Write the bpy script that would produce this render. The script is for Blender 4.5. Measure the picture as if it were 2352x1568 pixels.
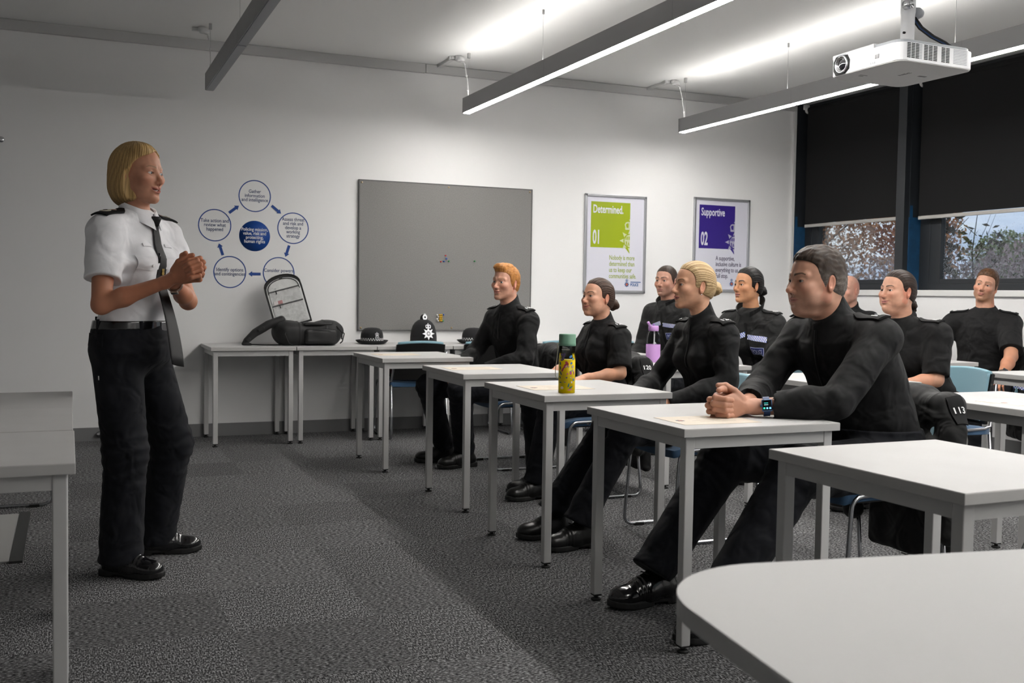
import bpy, bmesh, math, random
import numpy as np
from mathutils import Vector, Matrix
for o in list(bpy.data.objects): bpy.data.objects.remove(o)
SC = bpy.context.scene
C = SC.collection
# ------------------------------------------------------------------ camera (36 mm class lens, kneeling eye height)
CAM_H = 1.150; YAW = math.radians(23.333); PITCH = math.radians(2.649); ROLL = math.radians(.882); FPX = 2361.72
def _rot(v):
    x, y, z = v; c, s = math.cos(PITCH), math.sin(PITCH); y, z = c * y + s * z, -s * y + c * z
    c, s = math.cos(YAW), math.sin(YAW); return Vector((c * x + s * y, -s * x + c * y, z))
cx = _rot((math.cos(ROLL), 0, math.sin(ROLL))); cu = _rot((-math.sin(ROLL), 0, math.cos(ROLL))); cf = _rot((0, 1, 0))
cam = bpy.data.cameras.new('camera'); cam.sensor_width = 36; cam.sensor_fit = 'HORIZONTAL'; cam.lens = 36 * FPX / 2352
cam.clip_start = .05; cam.clip_end = 200
cam.dof.use_dof = True; cam.dof.focus_distance = 4.6; cam.dof.aperture_fstop = 6.3
co = bpy.data.objects.new('camera', cam); C.objects.link(co)
m = Matrix.Identity(4)
for i in range(3): m[i][0] = cx[i]; m[i][1] = cu[i]; m[i][2] = -cf[i]
m[2][3] = CAM_H
co.matrix_world = m; SC.camera = co
# ------------------------------------------------------------------ exposure and sky
vs = SC.view_settings; vs.view_transform = 'Standard'; vs.look = 'None'; vs.gamma = 1; vs.use_curve_mapping = False
vs.exposure = 2.4
W = bpy.data.worlds.new('overcast_sky'); SC.world = W; W.use_nodes = True
wn = W.node_tree.nodes; wl = W.node_tree.links
bg = wn['Background']
tc = wn.new('ShaderNodeTexCoord'); mp = wn.new('ShaderNodeMapping'); mp.inputs['Scale'].default_value = (1.2, 1.2, 4.5)
ns = wn.new('ShaderNodeTexNoise'); ns.inputs['Scale'].default_value = 3.2; ns.inputs['Detail'].default_value = 6
rp = wn.new('ShaderNodeValToRGB'); rp.color_ramp.elements[0].position = .32; rp.color_ramp.elements[0].color = (.34, .45, .66, 1)
rp.color_ramp.elements[1].position = .58; rp.color_ramp.elements[1].color = (.90, .96, 1.0, 1)
wl.new(tc.outputs['Generated'], mp.inputs['Vector']); wl.new(mp.outputs['Vector'], ns.inputs['Vector'])
wl.new(ns.outputs['Fac'], rp.inputs['Fac']); wl.new(rp.outputs['Color'], bg.inputs['Color'])
bg.inputs['Strength'].default_value = .24
# ------------------------------------------------------------------ materials
MATS = {}
def mat(name, color, rough=.5, metal=0, bump=0, bscale=200, bstretch=(1, 1, 1), var=0, vscale=30, spec=.5, sss=0, emit=0, attr=False, trans=0, sheen=0, ior=1.45, coat=0, fold=0):
    if name in MATS: return MATS[name]
    m = bpy.data.materials.new(name); m.use_nodes = True; nt = m.node_tree; N = nt.nodes; L = nt.links
    b = N['Principled BSDF']; I = b.inputs
    I['Base Color'].default_value = (*color, 1); I['Roughness'].default_value = rough; I['Metallic'].default_value = metal
    I['Specular IOR Level'].default_value = spec; I['IOR'].default_value = ior
    if sss:
        I['Subsurface Weight'].default_value = sss; I['Subsurface Radius'].default_value = (.012, .005, .003); I['Subsurface Scale'].default_value = 1
    if trans: I['Transmission Weight'].default_value = trans
    if sheen: I['Sheen Weight'].default_value = sheen; I['Sheen Roughness'].default_value = .6
    if coat: I['Coat Weight'].default_value = coat; I['Coat Roughness'].default_value = .12
    if emit: I['Emission Color'].default_value = (*color, 1); I['Emission Strength'].default_value = emit
    t = None
    if bump or var or fold:
        t = N.new('ShaderNodeTexCoord'); mp = N.new('ShaderNodeMapping'); mp.inputs['Scale'].default_value = bstretch
        L.new(t.outputs['Object'], mp.inputs['Vector'])
    src = None
    if attr:
        a = N.new('ShaderNodeAttribute'); a.attribute_name = 'Col'; src = a.outputs['Color']; L.new(src, I['Base Color'])
    if var:
        n = N.new('ShaderNodeTexNoise'); n.inputs['Scale'].default_value = vscale; n.inputs['Detail'].default_value = 5
        L.new(mp.outputs['Vector'], n.inputs['Vector'])
        x = N.new('ShaderNodeMix'); x.data_type = 'RGBA'; x.blend_type = 'MULTIPLY'; x.inputs['Factor'].default_value = 1
        r = N.new('ShaderNodeMapRange'); r.inputs['From Min'].default_value = .3; r.inputs['From Max'].default_value = .7
        r.inputs['To Min'].default_value = 1 - var; r.inputs['To Max'].default_value = 1 + var
        L.new(n.outputs['Fac'], r.inputs['Value'])
        cmb = N.new('ShaderNodeCombineColor')
        for k in range(3): L.new(r.outputs['Result'], cmb.inputs[k])
        if src: L.new(src, x.inputs['A'])
        else: x.inputs['A'].default_value = (*color, 1)
        L.new(cmb.outputs['Color'], x.inputs['B']); L.new(x.outputs['Result'], I['Base Color'])
    if bump:
        n = N.new('ShaderNodeTexNoise'); n.inputs['Scale'].default_value = bscale; n.inputs['Detail'].default_value = 3
        L.new(mp.outputs['Vector'], n.inputs['Vector'])
        bp = N.new('ShaderNodeBump'); bp.inputs['Strength'].default_value = min(bump, 1); bp.inputs['Distance'].default_value = .002
        L.new(n.outputs['Fac'], bp.inputs['Height']); L.new(bp.outputs['Normal'], I['Normal'])
    if fold:
        n = N.new('ShaderNodeTexNoise'); n.inputs['Scale'].default_value = 10; n.inputs['Detail'].default_value = 1.8; n.inputs['Roughness'].default_value = .45; n.inputs['Distortion'].default_value = .5
        L.new(mp.outputs['Vector'], n.inputs['Vector'])
        b2 = N.new('ShaderNodeBump'); b2.inputs['Strength'].default_value = 1; b2.inputs['Distance'].default_value = fold
        L.new(n.outputs['Fac'], b2.inputs['Height'])
        if bump: L.new(bp.outputs['Normal'], b2.inputs['Normal'])
        L.new(b2.outputs['Normal'], I['Normal'])
    MATS[name] = m
    return m
M_SKIN = mat('skin', (.5, .3, .2), .48, attr=True, sss=.12, bump=.12, bscale=700, spec=.45)
M_HAIR = mat('hair', (.1, .06, .03), .5, attr=True, bump=.3, bscale=420, bstretch=(1, 1, .25), spec=.28)
M_EYE = mat('eye', (.8, .8, .8), .08, attr=True, spec=.6)
M_TEETH = mat('teeth', (.75, .70, .62), .25)
M_BLACK = mat('black_fleece', (.0062, .0064, .007), .72, fold=.034, bump=.5, bscale=900, var=.25, vscale=60, spec=.25, sheen=.03)
M_POLO = mat('black_polo_knit', (.008, .008, .0085), .76, fold=.034, bump=.5, bscale=1100, var=.2, vscale=60, spec=.22, sheen=.03)
M_SOFTSHELL = mat('black_softshell', (.009, .009, .0092), .62, fold=.036, bump=.4, bscale=700, var=.2, vscale=40, spec=.3, sheen=.03)
M_TROUS = mat('navy_black_twill', (.0042, .005, .008), .76, fold=.034, bump=.5, bscale=900, var=.25, vscale=40, spec=.25, sheen=.03)
M_EPAU = mat('black_epaulette_cloth', (.006, .006, .0065), .7, bump=.4, bscale=1200, spec=.25)
M_LEATHER = mat('polished_black_leather', (.006, .006, .007), .16, bump=.12, bscale=60, spec=.6, coat=.5)
M_BOOT = mat('black_boot_leather', (.007, .007, .007), .34, bump=.25, bscale=120, spec=.5)
M_SOLE = mat('black_rubber', (.008, .008, .008), .6, bump=.2, bscale=80)
M_LACE = mat('black_lace', (.006, .006, .006), .8)
M_WHITECOT = mat('white_cotton_shirt', (.74, .74, .76), .8, fold=.022, bump=.35, bscale=60, spec=.2)
M_WHITE_EMB = mat('white_embroidery', (.78, .78, .78), .7)
M_BLUE_EMB = mat('royal_blue_cloth', (.02, .07, .42), .7)
# ------------------------------------------------------------------ implicit-surface toolkit
F32 = np.float32
def A(*v): return np.array(v, dtype=F32)
def rcone(P, a, b, r1, r2):
    a = np.asarray(a, F32); ab = np.asarray(b, F32) - a
    q = P - a
    t = np.clip(q @ ab / max(float(ab @ ab), 1e-9), 0, 1)
    d = q - t[:, None] * ab
    return np.sqrt((d * d).sum(1)) - (r1 + (r2 - r1) * t)
def ell(P, c, r, R=None):
    q = P - np.asarray(c, F32)
    if R is not None: q = q @ R
    r = np.asarray(r, F32)
    a = q / r; k0 = np.sqrt((a * a).sum(1)); b = a / r
    k1 = np.sqrt((b * b).sum(1)) + 1e-6
    return k0 * (k0 - 1) / k1
def rbox(P, c, half, r, R=None):
    q = P - np.asarray(c, F32)
    if R is not None: q = q @ R
    q = np.abs(q) - (np.asarray(half, F32) - r)
    return np.sqrt((np.maximum(q, 0) ** 2).sum(1)) + np.minimum(q.max(1), 0) - r
def smin(a, b, k):
    h = np.clip(.5 + .5 * (b - a) / k, 0, 1)
    return b + (a - b) * h - k * h * (1 - h)
def smax(a, b, k): return -smin(-a, -b, k)
def chain(P, pts, rad, k=.0):
    d = None
    for i in range(len(pts) - 1):
        e = rcone(P, pts[i], pts[i + 1], rad[i], rad[i + 1])
        d = e if d is None else (np.minimum(d, e) if k == 0 else smin(d, e, k))
    return d
def waves(P, fr, seed=0, n=5, stretch=(1, 1, 1)):
    rs = np.random.RandomState(seed); out = np.zeros(len(P), F32); Q = P * np.asarray(stretch, F32)
    for i in range(n):
        k = rs.normal(size=3).astype(F32); k *= fr * (0.6 + .8 * rs.rand()) / np.linalg.norm(k)
        k2 = rs.normal(size=3).astype(F32); k2 *= fr * .6 / np.linalg.norm(k2)
        out += np.sin(Q @ k + rs.rand() * 6.28 + 1.3 * np.sin(Q @ k2 + rs.rand() * 6.28))
    return out / n
def nets(G, lo, h):
    s = G < 0
    c = np.zeros(tuple(n - 1 for n in G.shape), np.int8)
    sl = (slice(0, -1), slice(1, None))
    for a in (0, 1):
        for b in (0, 1):
            for d in (0, 1): c += s[sl[a], sl[b], sl[d]]
    act = (c > 0) & (c < 8)
    ij = np.argwhere(act); ids = np.full(c.shape, -1, np.int32)
    ids[act] = np.arange(len(ij))
    acc = np.zeros((len(ij), 3), F32); cnt = np.zeros(len(ij), F32)
    i, j, k = ij.T
    for ax in range(3):
        o = [x for x in range(3) if x != ax]
        for u in (0, 1):
            for v in (0, 1):
                d0 = [0, 0, 0]; d0[o[0]] = u; d0[o[1]] = v; d1 = list(d0); d1[ax] = 1
                g0 = G[i + d0[0], j + d0[1], k + d0[2]]; g1 = G[i + d1[0], j + d1[1], k + d1[2]]
                m = (g0 < 0) != (g1 < 0)
                t = np.where(m, g0 / np.where(m, g0 - g1, 1), 0)
                p = np.zeros((len(ij), 3), F32); p[:, o[0]] = u; p[:, o[1]] = v; p[:, ax] = t
                acc += p * m[:, None]; cnt += m
    V = (ij + acc / cnt[:, None]) * h + lo
    Q = []
    for ax in range(3):
        o = [x for x in range(3) if x != ax]
        a = [slice(1, -1)] * 3; b = [slice(1, -1)] * 3; a[ax] = slice(0, -1); b[ax] = slice(1, None)
        s0 = s[tuple(a)]; s1 = s[tuple(b)]
        e = np.argwhere(s0 != s1)
        if not len(e): continue
        inside0 = s0[tuple(e.T)]
        off = np.ones(3, int); off[ax] = 0; e = e + off
        cs = []
        for (u, v) in ((-1, -1), (0, -1), (0, 0), (-1, 0)):
            q = e.copy(); q[:, o[0]] += u; q[:, o[1]] += v
            cs.append(ids[tuple(q.T)])
        q = np.stack(cs, 1)
        fl = inside0 if ax != 1 else ~inside0
        q[~fl] = q[~fl][:, ::-1]
        Q.append(q)
    return V.astype(F32), np.concatenate(Q)
def mesh_sdf(f, lo, hi, h, proj=1, lip=1.7, cut=None):
    lo = np.asarray(lo, F32); hi = np.asarray(hi, F32)
    nc = np.maximum(np.ceil((hi - lo) / (4 * h)).astype(int), 1)
    g = np.stack(np.meshgrid(*[np.arange(n) for n in nc], indexing='ij'), -1).reshape(-1, 3)
    dc = f(((g * 4 + 1.5) * h + lo).astype(F32))
    G = np.repeat(np.repeat(np.repeat(dc.reshape(nc), 4, 0), 4, 1), 4, 2).astype(F32)
    ac = g[np.abs(dc) < lip * 3.46 * h]
    off = np.stack(np.meshgrid(*[np.arange(4)] * 3, indexing='ij'), -1).reshape(-1, 3)
    for s in range(0, len(ac), 6000):
        ix = (ac[s:s + 6000, None, :] * 4 + off[None]).reshape(-1, 3)
        G[tuple(ix.T)] = f((ix * h + lo).astype(F32))
    V, Q = nets(G, lo, F32(h))
    for _ in range(proj):
        e = F32(h * .4); d0 = f(V)
        n = np.stack([f(V + A(e, 0, 0)), f(V + A(0, e, 0)), f(V + A(0, 0, e))], 1) - d0[:, None]
        n /= (np.sqrt((n * n).sum(1))[:, None] + 1e-9)
        V = V - n * np.clip(d0, -.6 * h, .6 * h)[:, None]
    if cut is not None:                       # drop faces whose centre the finer grid already covers
        keep = ~cut(V[Q].mean(1)); Q = Q[keep]
    return V, Q
def merge_vq(parts):
    V = []; Q = []; n = 0
    for v, q in parts:
        V.append(v); Q.append(q + n); n += len(v)
    V = np.concatenate(V); Q = np.concatenate(Q)
    used = np.zeros(len(V), bool); used[Q.ravel()] = True
    m = np.cumsum(used) - 1
    return V[used], m[Q]
def vq_object(name, V, Q, mat, parent=None, col=None, loc=None):
    me = bpy.data.meshes.new(name)
    me.vertices.add(len(V)); me.vertices.foreach_set('co', np.ascontiguousarray(V, F32).ravel())
    me.loops.add(Q.size); me.loops.foreach_set('vertex_index', Q.astype(np.int32).ravel())
    me.polygons.add(len(Q)); me.polygons.foreach_set('loop_start', np.arange(0, Q.size, 4, dtype=np.int32))
    try: me.polygons.foreach_set('loop_total', np.full(len(Q), 4, np.int32))
    except Exception: pass
    me.update(calc_edges=True); me.validate()
    me.polygons.foreach_set('use_smooth', np.ones(len(me.polygons), bool))
    if col is not None and len(col) == len(me.vertices):
        at = me.attributes.new('Col', 'FLOAT_COLOR', 'POINT')
        at.data.foreach_set('color', np.concatenate([col, np.ones((len(col), 1))], 1).astype(F32).ravel())
    me.materials.append(mat)
    o = bpy.data.objects.new(name, me); C.objects.link(o)
    if parent is not None: o.parent = parent
    if loc is not None: o.location = loc
    return o
def frame(fwd, up=(0, 0, 1)):
    """columns: right-hand basis x (to the left of fwd), y = fwd, z = up, as a numpy 3x3"""
    f = np.asarray(fwd, float); f /= np.linalg.norm(f)
    u = np.asarray(up, float); u = u - f * (u @ f); u /= np.linalg.norm(u)
    x = np.cross(f, u)
    return np.stack([x, f, u], 1).astype(F32)     # x = f x u : the figure's RIGHT side is +x
# ------------------------------------------------------------------ heads, hair, hands
HEAD0 = dict(s=1.0, wide=1.0, jaw=0.0, chin=0.0, nose=1.0, nosew=1.0, smile=0.0, open=0.0, eye=1.0, brow=0.0,
             skin=(.50, .27, .18), lip=(.42, .16, .13), browc=(.06, .035, .02), browt=1.0, blush=.25, beard=0.0, beardc=(.10, .06, .04),
             lash=0.0, fem=0.0, full=0.0, iris=(.10, .13, .14), dbl=0.0)
def mir(P):
    Q = P.copy(); Q[:, 0] = np.abs(Q[:, 0]); return Q
def head_local(P, h):
    """template head: +y is where the face looks, +z up, eyes at z = 0, metres"""
    P = P * A(1 / h['wide'], 1, 1); M = mir(P); j = h['jaw']; fu = h['full']
    d = ell(P, (0, -.015, .030), (.0755, .100, .088))
    d = smin(d, ell(P, (0, .024, -.030), (.0635 + .004 * fu, .065, .087)), .022)
    d = smin(d, ell(P, (0, -.055, -.02), (.060, .055, .060)), .03)
    d = smin(d, rcone(M, (.047 + j, -.004, -.062), (.010, .066, -.099 - h['chin']), .017 + .004 * fu, .0165), .024)
    d = smin(d, rcone(M, (.052 + j * .6, -.006, -.02), (.046 + j, -.004, -.066), .017, .017), .02)
    d = smin(d, ell(P, (0, .070, -.099 - h['chin']), (.020, .019, .0165)), .014)
    ck = h['smile']
    d = smin(d, ell(M, (.041, .058, -.026 + .004 * ck), (.022 + .003 * ck, .022 + .004 * ck + .003 * fu, .020)), .020)
    if fu > 0: d = smin(d, ell(M, (.042, .045, -.065), (.022, .024, .026)), .03)
    if h['dbl'] > 0: d = smin(d, ell(P, (0, .03, -.113), (.045, .045, .018 * h['dbl'] + .012)), .02)
    fm = h['fem']; d = smin(d, rcone(M, (.012, .080 - .002 * fm, .0195), (.046, .064, .0205), .010 - .0015 * fm, .008 - .001 * fm), .014)          # brow ridge
    d = smax(d, -ell(M, (.032, .1005, .001), (.0200, .020, .0155)), .010)                        # sockets
    # eyelids
    eo = h['eye']; ec = (.0315, .0700, .0)
    lid = ell(M, ec, (.0150, .0150, .0146))
    d = smin(d, lid, .005)
    slit = ell(M, (.0318, .0845, -.0004 + .0008 * ck), (.0152, .0150, .0060 * eo))
    d = smax(d, -np.maximum(slit, -(lid + .006)), .0012)
    # nose
    n = h['nose']; w = h['nosew']
    nd = rcone(P, (0, .079, .010), (0, .093 + .012 * n, -.030), .0068, .0082)
    nd = smin(nd, ell(P, (0, .0945 + .0105 * n, -.0345), (.0100 * w, .0105, .0095)), .008)
    nd = smin(nd, ell(M, (.0112 * w, .0915, -.0385), (.0072, .0100, .0070)), .006)
    nd = smax(nd, -ell(M, (.0062 * w, .0985, -.0462), (.0034, .0052, .0034)), .003)
    d = smin(d, nd, .010)
    # mouth
    mz = -.0665; op = h['open']; cu = .0085 * ck; mw = .0235 + .005 * ck
    x = P[:, 0]; lift = cu * (x / .026) ** 2
    B = P.copy(); B[:, 2] -= lift; B[:, 1] += 6.5 * x * x
    up = ell(B, (0, .0865, mz + .0036 + op * .003), (mw, .0085, .0052))
    up = smin(up, ell(mir(B), (.006, .0875, mz + .0040 + op * .003), (.009, .0080, .0050)), .005)
    lw = ell(B, (0, .0855, mz - .0048 - op * .005), (mw * .86, .0090, .0060))
    d = smin(d, ell(B, (0, .076, mz), (.030, .014, .024)), .014)
    d = smin(d, np.minimum(up, lw), .005)
    gap = ell(B, (0, .092, mz - .0004 - op * .001), (mw * .95, .016 if op > 0 else .012, .0010 + op * .0048))
    d = smax(d, -gap, .0022)
    if ck > .3: d = smax(d, -rcone(M, (.022, .096, -.044), (.034, .080, -.068), .0025, .0025), .010)   # smile fold
    d = smax(d, -ell(P, (0, .097, -.054), (.0035, .006, .007)), .006)                          # philtrum
    d = smax(d, -ell(P, (0, .096, -.0855), (.016, .011, .0045)), .010)                         # under the lip
    # ears
    th = math.radians(18); R = np.array([[1, 0, 0], [0, math.cos(th), -math.sin(th)], [0, math.sin(th), math.cos(th)]], F32)
    ps = math.radians(22); R2 = np.array([[math.cos(ps), math.sin(ps), 0], [-math.sin(ps), math.cos(ps), 0], [0, 0, 1]], F32)
    RR = (R2 @ R).astype(F32)
    e = ell(M, (.0745, -.019, -.010), (.0068, .0185, .0310), RR)
    e = smax(e, -ell(M, (.0815, -.015, -.006), (.0062, .0115, .0200), RR), .004)
    e = smin(e, ell(M, (.0735, -.010, -.013), (.0050, .0055, .0080)), .004)
    e = smin(e, ell(M, (.0715, -.012, -.035), (.0055, .0080, .0085)), .006)
    d = smin(d, e, .005)
    return d
def head_color(P, h):
    P = P * A(1 / h['wide'], 1, 1); M = mir(P); ax = M[:, 0]; y = P[:, 1]; z = P[:, 2]
    c = np.tile(A(*h['skin']), (len(P), 1))
    def mix(m, col): 
        nonlocal c
        m = np.clip(m, 0, 1)[:, None]; c = c * (1 - m) + A(*col) * m
    sk = np.array(h['skin'])
    c = c * (1 + .10 * waves(P, 260, 3, 4)[:, None])
    red = (min(1, sk[0] * 1.08), sk[1] * .74, sk[2] * .70)
    front = y > .02
    mix(h['blush'] * .8 * np.exp(-(((ax - .044) / .020) ** 2 + ((z + .030) / .018) ** 2)) * front, red)
    mix(h['blush'] * .8 * np.exp(-((ax / .016) ** 2 + ((z + .036) / .012) ** 2)) * (y > .085), red)
    mix(h['blush'] * 1.2 * (ax > .070) * (np.abs(y + .015) < .04), red)
    if h['beard'] > 0:
        m = np.clip((-.040 - z) / .022, 0, 1) * np.clip((y + .02) / .03, 0, 1) * np.clip((z + .135) / .02, 0, 1)
        m = np.maximum(m, np.exp(-((z + .054) / .006) ** 2) * (ax < .032) * (y > .06))
        m *= 1 - np.exp(-(((ax - .030) / .016) ** 2 + ((z + .040) / .016) ** 2))
        mix(h['beard'] * m * (.75 + .35 * waves(P, 900, 9, 4)), h['beardc'])
    ck = h['smile']; cu = .0085 * ck; mw = .0235 + .005 * ck; op = h['open']; zz = z - cu * (P[:, 0] / .026) ** 2
    lipm = np.clip((1.08 - np.sqrt((ax / mw) ** 2 + ((zz + .0668) / (.0096 + .006 * op)) ** 2)) * 5, 0, 1) * (y > .06)
    mix(lipm * .85, h['lip'])
    if op > 0: mix((y < .0825 - 6.5 * ax * ax) * (y > .05) * (np.abs(zz + .067) < .0075) * (ax < mw * .86), (.06, .02, .016))
    u = (ax - .012) / .038; arc = .0215 + h['brow'] * .5 + .0055 * np.sin(np.clip(u, 0, 1) * 2.3) - .004 * np.clip(u - .7, 0, 1) * 3
    th = .0046 * h['browt'] * (1 - .55 * np.clip(u, 0, 1))
    bm = np.clip((th - np.abs(z - arc)) / .0012 + .6, 0, 1) * (u > -.02) * (u < 1.02) * (y > .04)
    mix(bm * .95, h['browc'])
    if h['lash'] > 0:
        q = np.sqrt(((ax - .0315) / .0150) ** 2 + (z / (.0064 * h['eye'])) ** 2)
        mix(h['lash'] * np.exp(-((q - 1.0) / .14) ** 2) * (y > .07) * (.35 + .65 * (z > 0)), (.02, .014, .012))
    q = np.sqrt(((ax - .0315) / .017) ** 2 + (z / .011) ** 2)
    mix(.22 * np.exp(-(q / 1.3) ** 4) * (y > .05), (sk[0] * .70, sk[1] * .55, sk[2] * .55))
    mix((np.abs(ax - .0062 * h['nosew']) < .0032) * (np.abs(z + .0460) < .003) * (y > .09), (.16, .06, .045))
    return np.clip(c, 0, 1)
def hair_local(P, st):
    """hair volume in template-head space; st = style dict"""
    P = P * A(1 / st.get('wide', 1.0), 1, 1); kind = st['kind']; M = mir(P); t = st.get('t', .008)
    top = st.get('top', 0)
    fr = st.get('front', .028); ft = st.get('ftop', .066)
    face = rbox(P, (0, fr + .10, ft - .13), (st.get('fw', .104), .10, .13), st.get('fr', .062))
    if kind == 'bob':
        th_ = math.radians(24); face = rbox(P, (-.012, .112, -.050), (.092, .100, .130), .055, np.array([[math.cos(th_), 0, math.sin(th_)], [0, 1, 0], [-math.sin(th_), 0, math.cos(th_)]], F32))
        face = np.minimum(face, rbox(P, (0, .09, -.16), (.050, .13, .07), .03))
        face = smin(face, rbox(P, (.088, .085, -.055), (.030, .088, .070), .028), .012)
    tp = np.clip(face / st.get('taper', .030) + .12, .12, 1)
    cap = ell(P, (0, -.015, .030), (.0755, .100, .088))
    cap = smin(cap, ell(P, (0, -.055, -.02), (.060, .055, .060)), .03) - t * tp
    if top: cap = smin(cap, ell(P, (0, -.012, .078), (.060, .078, .040 + top)), .03)
    if kind == 'short':
        if st.get('quiff'):
            q = st['quiff']
            cap = smin(cap, ell(P, (.008, .055, .094), (.050, .034, .020 + q)), .02)
            cap = smin(cap, ell(P, (.012, .010, .104), (.052, .060, .016 + q)), .02)
        ph = waves(P, 420, 5, 5, (1, .45, .6)); cap = cap + st.get('rough', .0022) * ph
    elif kind == 'slick':
        bc = st['bun']
        ang = np.arctan2(P[:, 0] - bc[0], P[:, 2] - bc[2] + .0)
        cap = cap + tp * (.0006 * np.sin(ang * 47 + 3 * np.sin(ang * 7)) + .0005 * np.sin(ang * 83 + 2))
    elif kind == 'bob':
        # side-parted, to the nape; the parting sits on the figure's left
        az = np.arctan2(P[:, 0], P[:, 1] + .02)
        w = ell(P, (0, -.022, .018), (.088, .116, .110))
        dr = ell(P, (0, -.036, -.060), (.094, .090, .085))
        w = smin(w, dr, .04)
        w = smax(w, -(P[:, 2] + .128 + .012 * np.sin(az * 3 + 1)), .010)
        w = smin(w, ell(P, (.030, .030, .086), (.046, .044, .030)), .02)          # fringe swept over
        w = smax(w, -rcone(P, (-.022, .060, .124), (-.018, -.05, .146), .008, .008), .010)
        cap = w + .0008 * np.sin(az * 29 + 4 * np.sin(P[:, 2] * 22) + 2 * np.sin(az * 5)) + .0008 * np.sin(az * 71 + P[:, 2] * 40)
    # face opening
    d = smax(cap, -face, .004)
    if kind != 'bob':
        d = smax(d, -ell(M, (.082, -.019, -.014), (.020, .020, .036)), .004)
        d = smax(d, -(P[:, 2] + .052 - .35 * np.clip(P[:, 1] + .05, -.1, .2)), .008)
        if kind == 'short': d = smin(d, chain(M, [A(.0630, -.004, .026), A(.0668, .002, .004), A(.0690, .004, -.020)], [.008, .0075, .0045]), .012)
    if kind == 'slick':
        r = st['bunr']
        b = ell(P, bc, r)
        q = P - A(*bc); a2 = np.arctan2(q[:, 2], q[:, 0])
        b = b + .0035 * np.sin(a2 * 3 + 40 * np.sqrt((q * q).sum(1)) + q[:, 1] * 60) + .0015 * waves(P, 300, 8, 4)
        d = smin(d, b, .008)
        d = smin(d, rcone(P, (0, -.085, bc[2] + .01), bc, .030, .022), .015)
        if st.get('tail'): d = smin(d, chain(P, [bc, A(*bc) + A(.006, -.018, -.03), A(*bc) + A(.0, -.01, -.062)], [.02, .016, .008]) + .003 * waves(P, 280, 4, 4), .01)
    return d
def hair_color(P, st):
    c0 = np.array(st['c']); c1 = np.array(st.get('c2', c0 * .45)); kind = st['kind']
    if kind == 'slick':
        bc = st['bun']; ang = np.arctan2(P[:, 0] - bc[0], P[:, 2] - bc[2])
        f = .5 + .22 * np.sin(ang * 47 + 3 * np.sin(ang * 7)) + .2 * np.sin(ang * 83 + 2 + P[:, 1] * 20) + .25 * np.sin(ang * 171 + P[:, 1] * 35)
    elif kind == 'bob':
        az = np.arctan2(P[:, 0], P[:, 1] + .02)
        f = .5 + .25 * np.sin(az * 29 + 4 * np.sin(P[:, 2] * 22) + 2 * np.sin(az * 5)) + .2 * np.sin(az * 71 + P[:, 2] * 40) + .25 * np.sin(az * 163 + P[:, 2] * 30)
    else: f = .5 + .6 * waves(P, 480, 5, 5, (1, .4, .5))
    f = np.clip(f, 0, 1)[:, None]; c = c1 * (1 - f) + c0 * f
    if 'grey' in st:
        g = np.clip((.045 - P[:, 2]) / .05, 0, 1) * np.clip((np.abs(P[:, 0]) - .03) / .03, 0, 1)
        g = (g * (.6 + .4 * waves(P, 700, 2, 4)))[:, None]
        c = c * (1 - g) + np.array(st['grey']) * g
    if kind == 'bob':
        g = np.clip((-.10 - P[:, 2]) / .02, 0, 1)[:, None]; c = c * (1 - g * .6) + np.array((.09, .05, .03)) * g * .6
    return np.clip(c, 0, 1)
FING = [((.030, .090, .000), (.042, .025, .021), .0088), ((.010, .095, .002), (.046, .029, .022), .0090),
        ((-.010, .091, .001), (.042, .027, .021), .0085), ((-.028, .081, -.003), (.033, .020, .019), .0076)]
def hand_local(P, curl=(25, 35, 20), spread=1.0, thumb=(.55, .75, -.35), side=1):
    """wrist at the origin, fingers along +y, back of the hand +z, thumb towards +x (side=1)"""
    if side < 0: P = P * A(-1, 1, 1)
    pal = ell(P, (0, .05, -.003), (.036, .050, .013))
    pal = smin(pal, rcone(P, (.004, -.03, 0), (.004, .01, 0), .026, .022), .02)
    for (kx, ky, kz), L, r in FING:
        pal = smin(pal, rcone(P, (kx * .5, .02, 0), (kx, ky, kz), .014, r + .002), .010)
    pal = smin(pal, ell(P, (.026, .035, -.008), (.016, .030, .014)), .012)
    d = pal
    for n, ((kx, ky, kz), L, r) in enumerate(FING):
        a = 0; p = np.array((kx, ky, kz), float); sp = kx * 1.2 * spread; pts = [p]; rr = [r + .0012]
        for q in range(3):
            a += math.radians(curl[q] * (1 + .12 * (n - 1)))
            p = p + L[q] * np.array((sp * math.cos(a), math.cos(a), -math.sin(a))); pts.append(p); rr.append(r - .0009 * (q + 1) + (.0004 if q == 0 else 0))
        d = smin(d, chain(P, pts, rr, .002), .004)
    t = np.array(thumb, float); t /= np.linalg.norm(t); p = np.array((.022, .020, -.008)); pts = [p]
    for q, L in enumerate((.044, .032, .026)):
        p = p + L * t; pts.append(p); t = t + np.array((-.22, .12, -.06)); t /= np.linalg.norm(t)
    d = smin(d, chain(P, pts, [.0135, .0115, .0105, .0085], .002), .007)
    return d
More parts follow.
